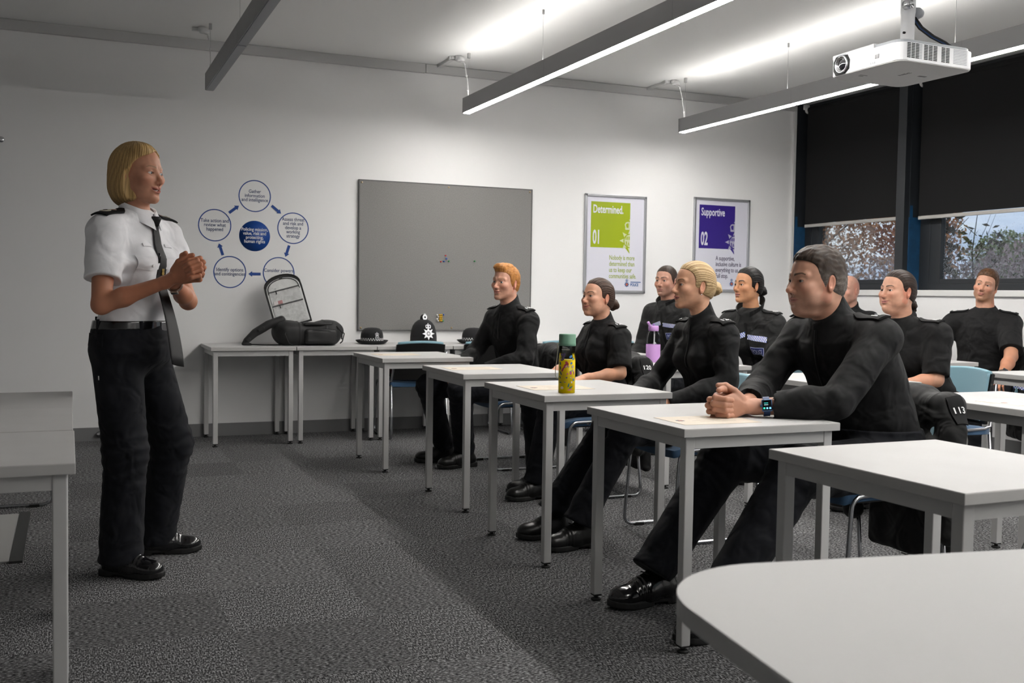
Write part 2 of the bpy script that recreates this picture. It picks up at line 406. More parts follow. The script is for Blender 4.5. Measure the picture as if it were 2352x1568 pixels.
def clasp_local(P):
    """two interlaced hands; fingers towards +x, thumbs +z, the first hand on the -y side (wrist at (0,-.022,0)), the second on +y"""
    out = None
    for sgn in (1, -1):
        S = P * A(1, sgn, 1); zo = .0105 if sgn < 0 else 0.0
        pal = rcone(S, (-.03, -.024, 0), (.012, -.022, 0), .026, .023)
        pal = smin(pal, ell(S, (.050, -.0195, .004), (.052, .0145, .038)), .015)
        kn = [(.093, .030), (.097, .0095), (.093, -.0115), (.083, -.0310)]
        d = pal
        for n, (kx, kz) in enumerate(kn):
            d = smin(d, rcone(S, (.03, -.020, kz * .5), (kx, -.0185, kz - zo), .014, .0112), .010)
        for n, (kx, kz) in enumerate(kn):
            kz -= zo; m = (1.0, 1.05, .98, .80)[n]; r = (.0092, .0094, .0090, .0080)[n]; k2 = kz * .92
            pts = [(kx, -.0165, kz), (kx + .030 * m, .014, k2), (kx + .006 * m, .0375, k2 * .93 - .002), (kx - .020 * m, .0345, k2 * .88 - .003)]
            d = smin(d, chain(S, pts, [r + .0012, r + .0006, r, r - .0010], .003), .0035)
        tz = .004 if sgn > 0 else .018
        tp = [(.022, -.020, .026), (.050, -.013, .046 + tz * .3), (.080, -.002, .050 + tz), (.104, .006, .046 + tz)]
        if sgn < 0: tp = [(.022, -.020, .026), (.046, -.012, .048), (.070, .004, .064), (.092, .014, .064)]
        d = smin(d, chain(S, tp, [.0145, .0122, .0112, .0088], .003), .006)
        out = d if out is None else smin(out, d, .0016)
    return out
def make_eye(name, c, gaze, iris, parent=None, r=.0125, s=1.0, R=None):
    """eyeball with iris and pupil rings facing gaze (all in template-head space, then R * s)"""
    g = np.array(gaze, float); g /= np.linalg.norm(g); B = frame(g)
    rings = [0, .10, .19, .21, .34, .46, .50, .62, .9, 1.3, 1.8, 2.5, 3.0]; ns_ = 28
    V = []; Cc = []
    for a in rings:
        for k in range(ns_):
            t = 2 * math.pi * k / ns_
            V.append(B @ np.array((math.sin(a) * math.cos(t), math.cos(a), math.sin(a) * math.sin(t))) * r + np.array(c))
            if a < .20: Cc.append((.004, .004, .005))
            elif a < .48: Cc.append(tuple(np.array(iris) * (.8 + .4 * math.sin(k * 5))))
            elif a < .55: Cc.append(tuple(np.array(iris) * .35))
            else: Cc.append((.62, .58, .55))
    Q = [(i * ns_ + k, i * ns_ + (k + 1) % ns_, (i + 1) * ns_ + (k + 1) % ns_, (i + 1) * ns_ + k) for i in range(len(rings) - 1) for k in range(ns_)]
    V = np.array(V) * s
    if R is not None: V = V @ np.asarray(R).T
    return vq_object(name, V.astype(F32), np.array(Q)[:, ::-1], M_EYE, parent, np.array(Cc))
# ------------------------------------------------------------------ mesh helpers
class MB:
    """collects boxes, tubes, lathes and prisms into one mesh"""
    def __init__(s): s.bm = bmesh.new(); s.mi = 0
    def _tag(s, faces):
        for f in faces: f.material_index = s.mi
    def box(s, c, size, rz=0, bev=0, rot=None, seg=2):
        r = bmesh.ops.create_cube(s.bm, size=1)
        vs_ = r['verts']
        M = Matrix.Translation(c) @ (rot.to_4x4() if rot is not None else Matrix.Rotation(rz, 4, 'Z')) @ Matrix.Diagonal((*size, 1))
        bmesh.ops.transform(s.bm, matrix=M, verts=vs_)
        es = list({e for v in vs_ for e in v.link_edges}); fs = list({f for v in vs_ for f in v.link_faces})
        s._tag(fs)
        if bev:
            r2 = bmesh.ops.bevel(s.bm, geom=es, offset=bev, segments=seg, affect='EDGES', profile=.5)
            s._tag(r2['faces'])
        return s
    def lathe(s, prof, c=(0, 0, 0), axis=(0, 0, 1), n=32, cap=True, sx=1, sy=1):
        q = Vector((0, 0, 1)).rotation_difference(Vector(axis)); rows = []
        for r, z in prof:
            rows.append([s.bm.verts.new(Vector(c) + q @ Vector((r * sx * math.cos(2 * math.pi * k / n), r * sy * math.sin(2 * math.pi * k / n), z))) for k in range(n)])
        fs = []
        for a, b in zip(rows, rows[1:]):
            for k in range(n): fs.append(s.bm.faces.new((a[k], a[(k + 1) % n], b[(k + 1) % n], b[k])))
        if cap:
            fs.append(s.bm.faces.new(rows[0][::-1])); fs.append(s.bm.faces.new(rows[-1]))
        for f in fs: f.smooth = True
        s._tag(fs); return s
    def cyl(s, a, b, r, r2=None, n=20):
        a = Vector(a); b = Vector(b); L = (b - a).length
        return s.lathe([(r, 0), (r if r2 is None else r2, L)], a, (b - a).normalized(), n)
    def tube(s, pts, r, n=10, closed=False, flat=1.0, up=None):
        pts = [Vector(p) for p in pts]; N = len(pts); rows = []; prev = None
        for i, p in enumerate(pts):
            if closed: t = (pts[(i + 1) % N] - pts[i - 1]).normalized()
            else: t = (pts[min(i + 1, N - 1)] - pts[max(i - 1, 0)]).normalized()
            if up is not None: prev = Vector(up)
            elif prev is None: prev = Vector((0, 0, 1)) if abs(t.z) < .9 else Vector((1, 0, 0))
            u = (prev - t * prev.dot(t)).normalized(); v = t.cross(u); prev = u
            rr = r[i] if isinstance(r, (list, tuple)) else r
            rows.append([s.bm.verts.new(p + (u * math.cos(2 * math.pi * k / n) * flat + v * math.sin(2 * math.pi * k / n)) * rr) for k in range(n)])
        fs = []
        for a, b in (zip(rows, rows[1:] + rows[:1]) if closed else zip(rows, rows[1:])):
            for k in range(n): fs.append(s.bm.faces.new((a[k], a[(k + 1) % n], b[(k + 1) % n], b[k])))
        if not closed:
            fs.append(s.bm.faces.new(rows[0][::-1])); fs.append(s.bm.faces.new(rows[-1]))
        for f in fs: f.smooth = True
        s._tag(fs); return s
    def prism(s, poly, z0, z1, M=None, bev=0):
        M = M or Matrix.Identity(4)
        a = [s.bm.verts.new(M @ Vector((x, y, z0))) for x, y in poly]; b = [s.bm.verts.new(M @ Vector((x, y, z1))) for x, y in poly]
        n = len(poly); fs = [s.bm.faces.new(a[::-1]), s.bm.faces.new(b)]
        for k in range(n): fs.append(s.bm.faces.new((a[k], a[(k + 1) % n], b[(k + 1) % n], b[k])))
        s._tag(fs)
        if bev:
            r = bmesh.ops.bevel(s.bm, geom=list(fs[1].edges) + list(fs[0].edges), offset=bev, segments=2, affect='EDGES', profile=.5); s._tag(r['faces'])
        return s
    def grid(s, P, close_u=False):
        """P: rows x cols of points -> quads"""
        rows = [[s.bm.verts.new(p) for p in r] for r in P]; fs = []
        for a, b in zip(rows, rows[1:]):
            m = len(a)
            for k in range(m if close_u else m - 1): fs.append(s.bm.faces.new((a[k], a[(k + 1) % m], b[(k + 1) % m], b[k])))
        for f in fs: f.smooth = True
        s._tag(fs); return s
    def done(s, name, mats, parent=None, loc=None, rot=None):
        me = bpy.data.meshes.new(name); bmesh.ops.recalc_face_normals(s.bm, faces=s.bm.faces[:]); s.bm.to_mesh(me); s.bm.free()
        for m in (mats if isinstance(mats, (list, tuple)) else [mats]): me.materials.append(m)
        o = bpy.data.objects.new(name, me); C.objects.link(o)
        if parent is not None: o.parent = parent
        if loc is not None: o.location = loc
        if rot is not None: o.rotation_euler = rot
        return o
def empty(name, loc=(0, 0, 0), rz=0):
    o = bpy.data.objects.new(name, None); C.objects.link(o); o.location = loc; o.rotation_euler = (0, 0, rz); o.empty_display_size = .1
    return o
def tag(o, label, cat, group=None, kind=None):
    o['label'] = label; o['category'] = cat
    if group: o['group'] = group
    if kind: o['kind'] = kind
    return o
def struct(o): o['kind'] = 'structure'; return o
def copy_tree(o, parent=None, name=None):
    c = o.copy(); C.objects.link(c)
    if parent is not None: c.parent = parent
    for ch in [x for x in bpy.data.objects if x.parent == o]: copy_tree(ch, c)
    return c
def arc(c, r, a0, a1, n=8): return [(c[0] + r * math.cos(a0 + (a1 - a0) * i / n), c[1] + r * math.sin(a0 + (a1 - a0) * i / n)) for i in range(n + 1)]
def rrect(w, h, r, n=6):
    p = []
    for cx_, cy_, a in ((w / 2 - r, h / 2 - r, 0), (-w / 2 + r, h / 2 - r, 90), (-w / 2 + r, -h / 2 + r, 180), (w / 2 - r, -h / 2 + r, 270)):
        p += arc((cx_, cy_), r, math.radians(a), math.radians(a + 90), n)
    return p
def text(name, body, size, material, parent, loc, rot, align='CENTER', xs=1.0, bold=0.0, line=1.0, ext=.0004, M=None):
    cu_ = bpy.data.curves.new(name, 'FONT'); cu_.body = body; cu_.size = size; cu_.align_x = align; cu_.align_y = 'TOP_BASELINE'
    cu_.space_line = line; cu_.offset = bold; cu_.extrude = ext; cu_.resolution_u = 3; cu_.fill_mode = 'BOTH'
    t = bpy.data.objects.new(name, cu_); C.objects.link(t)
    dg = bpy.context.evaluated_depsgraph_get(); me = bpy.data.meshes.new_from_object(t.evaluated_get(dg))
    bpy.data.objects.remove(t); bpy.data.curves.remove(cu_)
    me.transform(Matrix.Diagonal((xs, 1, 1, 1)))
    if M is not None: me.transform(M)
    me.name = name; me.materials.clear(); me.materials.append(material)
    o = bpy.data.objects.new(name, me); C.objects.link(o); o.parent = parent
    if loc is not None: o.location = loc
    if rot is not None: o.rotation_euler = rot
    return o
WALLROT = (math.radians(90), 0, 0)          # lies on a wall that faces -y
def star(n, R, r, cx_=0, cy_=0, a0=90):
    return [(cx_ + (R if i % 2 == 0 else r) * math.cos(math.radians(a0 + 180 * i / n)), cy_ + (R if i % 2 == 0 else r) * math.sin(math.radians(a0 + 180 * i / n))) for i in range(2 * n)]
def clip_left(poly, x):
    out = []
    for (a, b) in zip(poly, poly[1:] + poly[:1]):
        if a[0] <= x: out.append(a)
        if (a[0] <= x) != (b[0] <= x):
            t = (x - a[0]) / (b[0] - a[0]); out.append((x, a[1] + t * (b[1] - a[1])))
    return out
def crown_polys(s, cx_=0, cy_=0):
    P = [[(-.42, 0), (.42, 0), (.46, .16), (-.46, .16)], star(4, .13, .05, 0, .80)]
    for sx in (-1, 1):
        P.append([(sx * x, y) for x, y in ([(.05, .16), (.02, .62), (.18, .66), (.40, .60), (.50, .42), (.42, .16), (.32, .16), (.40, .40), (.33, .50), (.18, .54), (.13, .48), (.13, .16)])])
    P.append([(-.08, .16), (.08, .16), (.08, .66), (-.08, .66)])
    return [[(cx_ + x * s, cy_ + y * s) for x, y in p] for p in P]
# ------------------------------------------------------------------ room shell
XR = 6.573; YW = 8.295; ZC = 3.056; XL = -3.6; YF = -2.6
M_WALL = mat('white_wall_paint', (.80, .80, .80), .85, bump=.08, bscale=90, spec=.2)
M_CEIL = mat('ceiling_paint', (.82, .82, .81), .9, bump=.2, bscale=120, spec=.15)
M_BASE = mat('grey_skirting', (.20, .20, .205), .5)
M_TRIM = mat('white_trunking', (.52, .52, .52), .5)
M_FRAME = mat('anthracite_frame', (.018, .021, .025), .45)
M_BLUE = mat('blue_window_reveal', (.008, .055, .13), .55, bump=.6, bscale=25, var=.25, vscale=14)
M_SILL = mat('white_sill', (.70, .70, .69), .45)
def carpet():
    m = bpy.data.materials.new('carpet_tile'); m.use_nodes = True; N = m.node_tree.nodes; L = m.node_tree.links; b = N['Principled BSDF']
    b.inputs['Roughness'].default_value = .95; b.inputs['Specular IOR Level'].default_value = .1
    t = N.new('ShaderNodeTexCoord'); fac = []
    for st in ((210, 70, 1), (75, 200, 1)):
        mp = N.new('ShaderNodeMapping'); mp.inputs['Scale'].default_value = st; L.new(t.outputs['Object'], mp.inputs['Vector'])
        n = N.new('ShaderNodeTexNoise'); n.inputs['Scale'].default_value = 1; n.inputs['Detail'].default_value = 3; n.inputs['Roughness'].default_value = .65
        L.new(mp.outputs['Vector'], n.inputs['Vector']); fac.append(n.outputs['Fac'])
    ck = N.new('ShaderNodeTexChecker'); ck.inputs['Scale'].default_value = 2.0; L.new(t.outputs['Object'], ck.inputs['Vector'])
    x = N.new('ShaderNodeMix'); L.new(ck.outputs['Fac'], x.inputs['Factor']); L.new(fac[0], x.inputs['A']); L.new(fac[1], x.inputs['B'])
    r = N.new('ShaderNodeValToRGB'); e = r.color_ramp.elements
    e[0].position = .37; e[0].color = (.010, .010, .011, 1); e[1].position = .64; e[1].color = (.40, .40, .405, 1)
    q = e.new(.50); q.color = (.085, .085, .087, 1)
    L.new(x.outputs['Result'], r.inputs['Fac'])
    v = N.new('ShaderNodeTexWhiteNoise'); v.noise_dimensions = '2D'
    sn = N.new('ShaderNodeVectorMath'); sn.operation = 'SNAP'; sn.inputs[1].default_value = (.5, .5, 1); L.new(t.outputs['Object'], sn.inputs[0]); L.new(sn.outputs[0], v.inputs['Vector'])
    mr = N.new('ShaderNodeMapRange'); mr.inputs['To Min'].default_value = .84; mr.inputs['To Max'].default_value = 1.12; L.new(v.outputs['Value'], mr.inputs['Value'])
    sc = N.new('ShaderNodeVectorMath'); sc.operation = 'SCALE'; L.new(r.outputs['Color'], sc.inputs[0]); L.new(mr.outputs['Result'], sc.inputs['Scale'])
    L.new(sc.outputs['Vector'], b.inputs['Base Color'])
    bp = N.new('ShaderNodeBump'); bp.inputs['Strength'].default_value = .7; bp.inputs['Distance'].default_value = .004; L.new(x.outputs['Result'], bp.inputs['Height']); L.new(bp.outputs['Normal'], b.inputs['Normal'])
    return m
M_CARPET = carpet()
def slab(name, lo, hi, m):
    c = [(a + b) / 2 for a, b in zip(lo, hi)]; s = [b - a for a, b in zip(lo, hi)]
    return struct(MB().box(c, s).done(name, m))
slab('floor', (XL - .1, YF - .1, -.1), (XR + .3, YW + .1, 0), M_CARPET)
slab('ceiling', (XL - .1, YF - .1, ZC), (XR + .3, YW + .1, ZC + .1), M_CEIL)
slab('wall_back', (XL - .1, YW, 0), (XR + .3, YW + .1, ZC), M_WALL)
slab('wall_left', (XL - .1, YF, 0), (XL, YW, ZC), M_WALL)
slab('wall_front', (XL, YF - .1, 0), (XR, YF, ZC), M_WALL)
slab('wall_right', (XR, YF, 0), (XR + .2, YW, 1.185), M_WALL)
slab('wall_right_near', (XR, YF, 1.185), (XR + .2, -.6, ZC), M_WALL)
slab('baseboard_back', (XL, YW - .014, 0), (XR, YW, .10), M_BASE)
slab('baseboard_right', (XR - .014, YF, 0), (XR, YW - .014, .10), M_BASE)
slab('baseboard_left', (XL, YF, 0), (XL + .014, YW - .014, .10), M_BASE)
# ceiling-edge trunking: a flush strip on the left, stepping forward behind the right-hand bars
mb = MB(); mb.box(((XL + 2.74) / 2, YW - .018, ZC - .038), (2.74 - XL, .036, .076), bev=.003); struct(mb.done('trim_1', M_TRIM))
mb = MB(); mb.box(((2.745 + XR) / 2, YW - .018, ZC - .038), (XR - 2.745, .036, .070), bev=.003); struct(mb.done('trim_2', M_TRIM))
# window sill board
struct(MB().box((XR + .075, (YW - .6) / 2, 1.21), (.19, YW + .6, .05), bev=.004).done('sill_right', M_SILL))
struct(MB().box((XR - .004, YW - .012, 2.12), (.03, .024, 1.87)).done('trim_4', M_SILL))
def glass():
    m = bpy.data.materials.new('rain_wet_glass'); m.use_nodes = True; N = m.node_tree.nodes; L = m.node_tree.links; N.remove(N['Principled BSDF'])
    out = N['Material Output']; t = N.new('ShaderNodeTexCoord')
    tr = N.new('ShaderNodeBsdfTransparent'); tr.inputs['Color'].default_value = (.90, .92, .93, 1)
    gl = N.new('ShaderNodeBsdfGlossy'); gl.inputs['Roughness'].default_value = .05
    fr = N.new('ShaderNodeFresnel'); fr.inputs['IOR'].default_value = 1.3
    m1 = N.new('ShaderNodeMixShader'); L.new(fr.outputs['Fac'], m1.inputs['Fac']); L.new(tr.outputs[0], m1.inputs[1]); L.new(gl.outputs[0], m1.inputs[2])
    dr = N.new('ShaderNodeBsdfTranslucent'); dr.inputs['Color'].default_value = (.66, .64, .66, 1)
    n = N.new('ShaderNodeTexNoise'); n.inputs['Scale'].default_value = 110; n.inputs['Detail'].default_value = 1.5; L.new(t.outputs['Object'], n.inputs['Vector'])
    n2 = N.new('ShaderNodeTexNoise'); n2.inputs['Scale'].default_value = 3; L.new(t.outputs['Object'], n2.inputs['Vector'])
    sp = N.new('ShaderNodeSeparateXYZ'); L.new(t.outputs['Object'], sp.inputs[0])
    zr = N.new('ShaderNodeMapRange'); zr.inputs['From Min'].default_value = .25; zr.inputs['From Max'].default_value = .62; zr.inputs['To Min'].default_value = .045; zr.inputs['To Max'].default_value = -.10; L.new(sp.outputs['Z'], zr.inputs['Value'])
    ad = N.new('ShaderNodeMath'); L.new(n.outputs['Fac'], ad.inputs[0]); L.new(zr.outputs['Result'], ad.inputs[1])
    th = N.new('ShaderNodeMapRange'); th.inputs['From Min'].default_value = .56; th.inputs['From Max'].default_value = .70; th.inputs['To Max'].default_value = .42; L.new(ad.outputs[0], th.inputs['Value'])
    m2 = N.new('ShaderNodeMixShader'); L.new(th.outputs['Result'], m2.inputs['Fac']); L.new(m1.outputs[0], m2.inputs[1]); L.new(dr.outputs[0], m2.inputs[2])
    L.new(m2.outputs[0], out.inputs['Surface']); return m
M_GLASS = glass()
XF = XR + .15
def window(n, y0, y1, stile):
    """y1 is the end towards the back wall; stile = width of the dark casement there"""
    f = MB(); z0 = 1.235; z1 = ZC
    f.box((XF + .03, (y0 + y1) / 2, z0 + .028), (.07, y1 - y0, .056), bev=.004)
    f.box((XF + .025, (y0 + y1) / 2, z0 + .075), (.055, y1 - y0 - .06, .04), bev=.004)
    f.box((XF + .03, y1 - stile / 4, (z0 + z1) / 2), (.074, stile / 2, z1 - z0), bev=.004)
    f.box((XF + .022, y1 - stile * .75, (z0 + z1) / 2), (.058, stile / 2, z1 - z0 - .08), bev=.006)
    f.box((XF + .03, y0 + .04, (z0 + z1) / 2), (.074, .08, z1 - z0), bev=.004)
    f.box((XF + .03, (y0 + y1) / 2, z1 - .03), (.07, y1 - y0, .06))
    w = struct(f.done('window_%d' % n, M_FRAME, loc=(0, 0, 0)))
    MB().box((0, (y0 + y1 - stile) / 2, (z1 - z0) / 2), (.006, y1 - stile - y0, z1 - z0)).done('pane', M_GLASS, w, loc=(XF + .035, 0, z0))
    h = MB(); h.box((XF - .006, y1 - stile - .42, z0 + .055), (.02, .10, .022), bev=.004); h.box((XF - .022, y1 - stile - .44, z0 + .062), (.014, .12, .014), bev=.004)
    h.done('handle', M_FRAME, w)
    return w
window(1, 6.86, 8.27, .20); window(2, 4.55, 6.765, .235); window(3, 2.2, 4.46, .235); window(4, -.6, 2.1, .235)
for k, (a, b) in enumerate(((6.765, 6.86), (4.46, 4.55), (2.1, 2.2))):
    struct(MB().box((XR + .045, (a + b) / 2, (1.235 + ZC) / 2), (.17, b - a, ZC - 1.235), bev=.003).done('mullion_%d' % (k + 1), M_FRAME))
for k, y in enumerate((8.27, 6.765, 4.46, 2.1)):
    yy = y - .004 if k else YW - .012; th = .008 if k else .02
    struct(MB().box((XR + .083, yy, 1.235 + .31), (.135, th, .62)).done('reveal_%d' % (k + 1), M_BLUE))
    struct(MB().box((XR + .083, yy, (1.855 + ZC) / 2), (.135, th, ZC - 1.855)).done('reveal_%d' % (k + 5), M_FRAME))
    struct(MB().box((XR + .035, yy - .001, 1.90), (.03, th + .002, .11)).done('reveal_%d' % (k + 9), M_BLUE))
# roller blinds
M_BLIND = mat('black_blind_cloth', (.0115, .0115, .012), .85, bump=.25, bscale=500, spec=.2)
M_RAIL = mat('pale_blind_rail', (.40, .39, .37), .5)
M_WHITEPL = mat('white_plastic', (.62, .62, .62), .4)
def blind(y0, y1, zb, label):
    r = empty('roller_blind', (XR + .05, (y0 + y1) / 2, zb))
    w = y1 - y0; H = 2.955 - zb
    MB().box((.012, 0, H / 2 + .03), (.003, w, H)).done('blind_fabric', M_BLIND, r)
    MB().box((.012, 0, .012), (.018, w, .030), bev=.005).done('bottom_rail', M_RAIL, r)
    MB().cyl((.03, -w / 2, H + .03), (.03, w / 2, H + .03), .028).done('roller', M_BLIND, r)
    for s in (-1, 1):
        b = MB(); b.box((.0, s * (w / 2 + .012), H + .055), (.07, .012, .05), bev=.004); b.cyl((.02, s * (w / 2 + .004), H + .03), (.02, s * (w / 2 + .018), H + .03), .034); b.done('bracket', M_WHITEPL, r)
    tag(r, label, 'blind', 'black roller blinds on the window wall')
blind(6.885, 8.17, 1.845, 'black roller blind half down over the window nearest the corner, beside purple poster')
blind(4.58, 6.70, 1.835, 'black roller blind half down over the window right of the dark mullion')
blind(2.25, 4.42, 1.84, 'black roller blind half down over the third window from the corner')
# round green sticker on the second window
st = MB(); st.cyl((0, 0, 0), (-.002, 0, 0), .044, n=40); so_ = st.done('window_sticker', mat('green_sticker', (.02, .22, .08), .5), loc=(XF + .031, 5.66, 1.435))
tag(so_, 'round green sticker stuck low on the window pane behind the seated man in polo shirt', 'sticker')
MB().cyl((-.0021, 0, .016), (-.0026, 0, .016), .013, n=24).done('white_symbol', M_WHITE_EMB, so_)
for dz, w_ in ((-.010, .018), (-.023, .026)): MB().box((-.0023, 0, dz), (.0006, w_, .006)).done('white_print', M_WHITE_EMB, so_)
# wall knobs
M_CHROME = mat('chrome', (.62, .63, .65), .18, metal=1)
k = MB(); k.lathe([(.012, 0), (.012, .02), (.02, .024), (.022, .04), (.016, .046)], (0, 0, 0), (0, -1, 0)); tag(k.done('coat_peg', M_CHROME, loc=(-.44, YW, 2.196)), 'small metal peg high on the wall at the far left', 'peg')
k = MB(); k.lathe([(.02, 0), (.024, .012), (.018, .03), (.02, .036)], (0, 0, 0), (0, -1, 0)); tag(k.done('door_stop', M_CHROME, loc=(.206, YW - .014, .05)), 'small chrome door stop on the grey skirting behind the standing woman', 'door stop')
# ------------------------------------------------------------------ suspended light bars
M_ALU = mat('grey_aluminium', (.30, .30, .305), .45, metal=.1)
M_OFF = mat('unlit_diffuser', (.30, .31, .33), .5)
M_LIT = mat('lit_diffuser', (1.0, .97, .93), .5, emit=LAMP if 'LAMP' in globals() else 18)
M_UP = mat('lit_uplight', (1.0, .97, .93), .5, emit=UPL if 'UPL' in globals() else 4.2)
M_WIRE = mat('steel_wire', (.4, .4, .4), .4, metal=.6)
def light_bar(x, lit, label, up):
    r = empty('pendant_light_bar', (x, 7.8, 2.59)); w = .062; h = .118; y1 = -9.4
    hs = MB()
    hs.box((-w / 2 + .0025, y1 / 2, h / 2), (.005, -y1, h)); hs.box((w / 2 - .0025, y1 / 2, h / 2), (.005, -y1, h))
    hs.box((0, y1 / 2, h / 2 + .02), (w - .01, -y1, .012)); hs.box((0, -.003, h / 2), (w, .006, h)); hs.box((0, y1 + .003, h / 2), (w, .006, h))
    hs.done('housing', M_ALU, r)
    ys = [0, -1.53, -3.12, -4.71, -6.30, -7.89, -9.4]
    for a, b in zip(ys, ys[1:]):
        MB().box((0, (a + b) / 2, .003), (w - .011, a - b - .022, .016), bev=.002).done('diffuser', M_LIT if lit else M_OFF, r)
    if lit:
        for a, b in up: MB().box((0, (a + b) / 2, h - .02), (w - .014, a - b - .03, .004)).done('uplight', M_UP, r)
    for y in ys[1:-1]:
        MB().box((0, y, h / 2), (w + .002, .004, h + .002)).done('joint', M_ALU, r)
        q = MB(); q.cyl((0, y + .08, h), (0, y + .08, ZC - 2.59), .0011, n=6); q.cyl((0, y + .08, ZC - 2.59 - .03), (0, y + .08, ZC - 2.59), .008, n=12); q.done('suspension_wire', M_WIRE, r)
    q = MB(); q.cyl((0, -.05, h), (0, -.05, ZC - 2.59), .0011, n=6); q.box((0, -.05, ZC - 2.59 - .02), (.02, .02, .04)); q.done('suspension_wire', M_WIRE, r)
    # junction box and looping white flex at the wall end
    jb = MB(); zt = ZC - 2.59
    jb.box((-.06, .12, zt - .012), (.10, .03, .024), bev=.004); jb.lathe([(.034, 0), (.036, .01), (.030, .03), (.012, .04)], (-.03, .06, zt - .045), (0, 0, 1), n=24); jb.lathe([(.026, 0), (.026, .03)], (-.045, .07, zt - .03), (0, 0, 1), n=24)
    jb.done('ceiling_box', M_WHITEPL, r)
    pts = [(-.03, .06, zt - .045)] + [(-.03 + .03 * t + .02 * math.sin(t * 3.1), .06 - .10 * t, zt - .05 - .03 * math.sin(t * 1.2) - (zt - .05 - h) * max(0, t - .25) / .75) for t in [i / 14 for i in range(15)]]
    MB().tube(pts, .0042, 8).done('flex', M_WHITEPL, r)
    for t in (.35, .6, .85): MB().lathe([(.008, -.006), (.008, .006)], pts[int(1 + t * 13)], (0, 0, 1), n=12).done('cable_clip', M_WHITEPL, r)
    tag(r, label, 'ceiling light', 'grey pendant light bars')
UPALL = [(-.06, -1.5), (-1.55, -3.1), (-3.14, -4.7), (-4.73, -6.28), (-6.32, -7.87), (-7.9, -9.3)]
light_bar(.943, False, 'unlit grey pendant light bar nearest the standing woman', [])
light_bar(2.932, True, 'glowing grey pendant light bar ending above the grey pinboard', UPALL)
light_bar(4.957, True, 'glowing grey pendant light bar running behind the projector towards the windows', UPALL)
# white ceiling trunking feeding the two lit bars
for x, lab in ((2.86, 'short white ceiling trunking at the end of the light bar above the pinboard'), (4.885, 'short white ceiling trunking at the end of the light bar by the posters')):
    tag(MB().box((x, 8.08, ZC - .012), (.04, .36, .024), bev=.003).done('cable_trunking', M_WHITEPL), lab, 'trunking')
# ------------------------------------------------------------------ outside the windows
struct(MB().box((27, 10, -.35), (40, 60, .1)).done('ground_outside', mat('wet_grass', (.05, .07, .03), .9, var=.4, vscale=2)))
def leaves(bm_list, n, size, rnd, asp=.45):
    """n small folded leaves scattered through the ellipsoids (centre, radii)"""
    V = []; Q = []
    for i in range(n):
        c, r = bm_list[rnd.randint(len(bm_list))]
        d = rnd.normal(size=3); d /= np.linalg.norm(d); p = np.array(c) + d * np.array(r) * rnd.rand() ** .45
        a = rnd.normal(size=3); a[2] -= .5; a /= np.linalg.norm(a); b = np.cross(a, rnd.normal(size=3)); b /= np.linalg.norm(b); nn = np.cross(a, b)
        L = size * (.6 + .8 * rnd.rand()); k = len(V)
        V += [p, p + a * L * .5 + b * L * asp * .5 + nn * L * .06, p + a * L, p + a * L * .5 - b * L * asp * .5 + nn * L * .06]
        Q.append((k, k + 1, k + 2, k + 3))
    return np.array(V, F32), np.array(Q)
def tree(name, x, y, blobs, n, size, m, label, cat, trunk, group, seed, branches=()):
    r = empty(name, (x, y, -.3)); rnd = np.random.RandomState(seed)
    V, Q = leaves(blobs, n, size, rnd); vq_object('foliage', V, Q, m, r)
    if trunk:
        t = MB(); t.tube([(0, 0, 0), (.05, .02, trunk * .4), (-.03, .05, trunk * .75), (.02, 0, trunk)], [x * (1 if trunk > 3.2 else .3) for x in (.07, .05, .035, .012)], 8)
        for b in branches: t.tube(b, [.02, .014, .006][:len(b)] if len(b) <= 3 else .008, 6)
        for k in range(10):
            z = trunk * (.3 + .06 * k); a = k * 2.4; L = .5 + .3 * rnd.rand()
            t.tube([(0, 0, z), (math.cos(a) * L * .5, math.sin(a) * L * .5, z + .3), (math.cos(a) * L, math.sin(a) * L, z + .7)], [x * (1 if trunk > 3.2 else .35) for x in (.018, .011, .004)], 5)
        t.done('trunk', mat('wet_bark', (.028, .022, .02), .8), r)
    return tag(r, label, cat, group)
M_BROWN = mat('brown_leaves', (.42, .20, .09), .8, var=.5, vscale=9); M_HEDGE = mat('bare_hedge_twigs', (.34, .27, .28), .9, var=.4, vscale=5); M_GREEN = mat('dull_green_leaves', (.20, .24, .12), .8, var=.4, vscale=6)
GT = 'trees outside the windows'
tree('beech_tree', 10.4, 12.3, [((0, 0, 2.2), (.9, 1.0, .7)), ((-.4, .7, 2.6), (.8, .8, .8)), ((.5, -.6, 2.7), (.7, .8, .8)), ((0, .2, 3.4), (1.1, 1.2, .7))], 8500, .075, M_BROWN, 'brown-leaved tree outside the window nearest the corner', 'tree', 3.8, GT, 1)
tree('beech_tree', 13.4, 13.4, [((0, 0, 2.6), (.6, .7, 1.0)), ((0, 0, 3.6), (1.0, 1.0, .8))], 6500, .085, M_BROWN, 'thin brown-leaved tree outside beside the dark window mullion', 'tree', 3.6, GT, 2)
tree('willow_sapling', 10.3, 9.95, [((0, 0, 1.9), (.18, .20, .5)), ((.05, .15, 2.5), (.25, .25, .35))], 130, .13, mat('dark_leaves', (.03, .025, .015), .8), 'leafy sapling at the left side of the second window', 'tree', 2.7, GT, 3)
tree('bare_sapling', 12.6, 11.55, [((0, 0, 2.3), (.35, .5, .35))], 60, .12, mat('dark_leaves', (.03, .025, .015), .8), 'nearly bare sapling against the sky in the second window', 'tree', 2.9, GT, 4)
tree('bush', 17.3, 14.9, [((0, 0, 1.5), (.9, 1.4, 1.0)), ((0, .2, 2.3), (.5, .8, .6))], 7000, .085, M_GREEN, 'rounded green bush rising above the hedge in the second window', 'bush', 0, GT, 5)
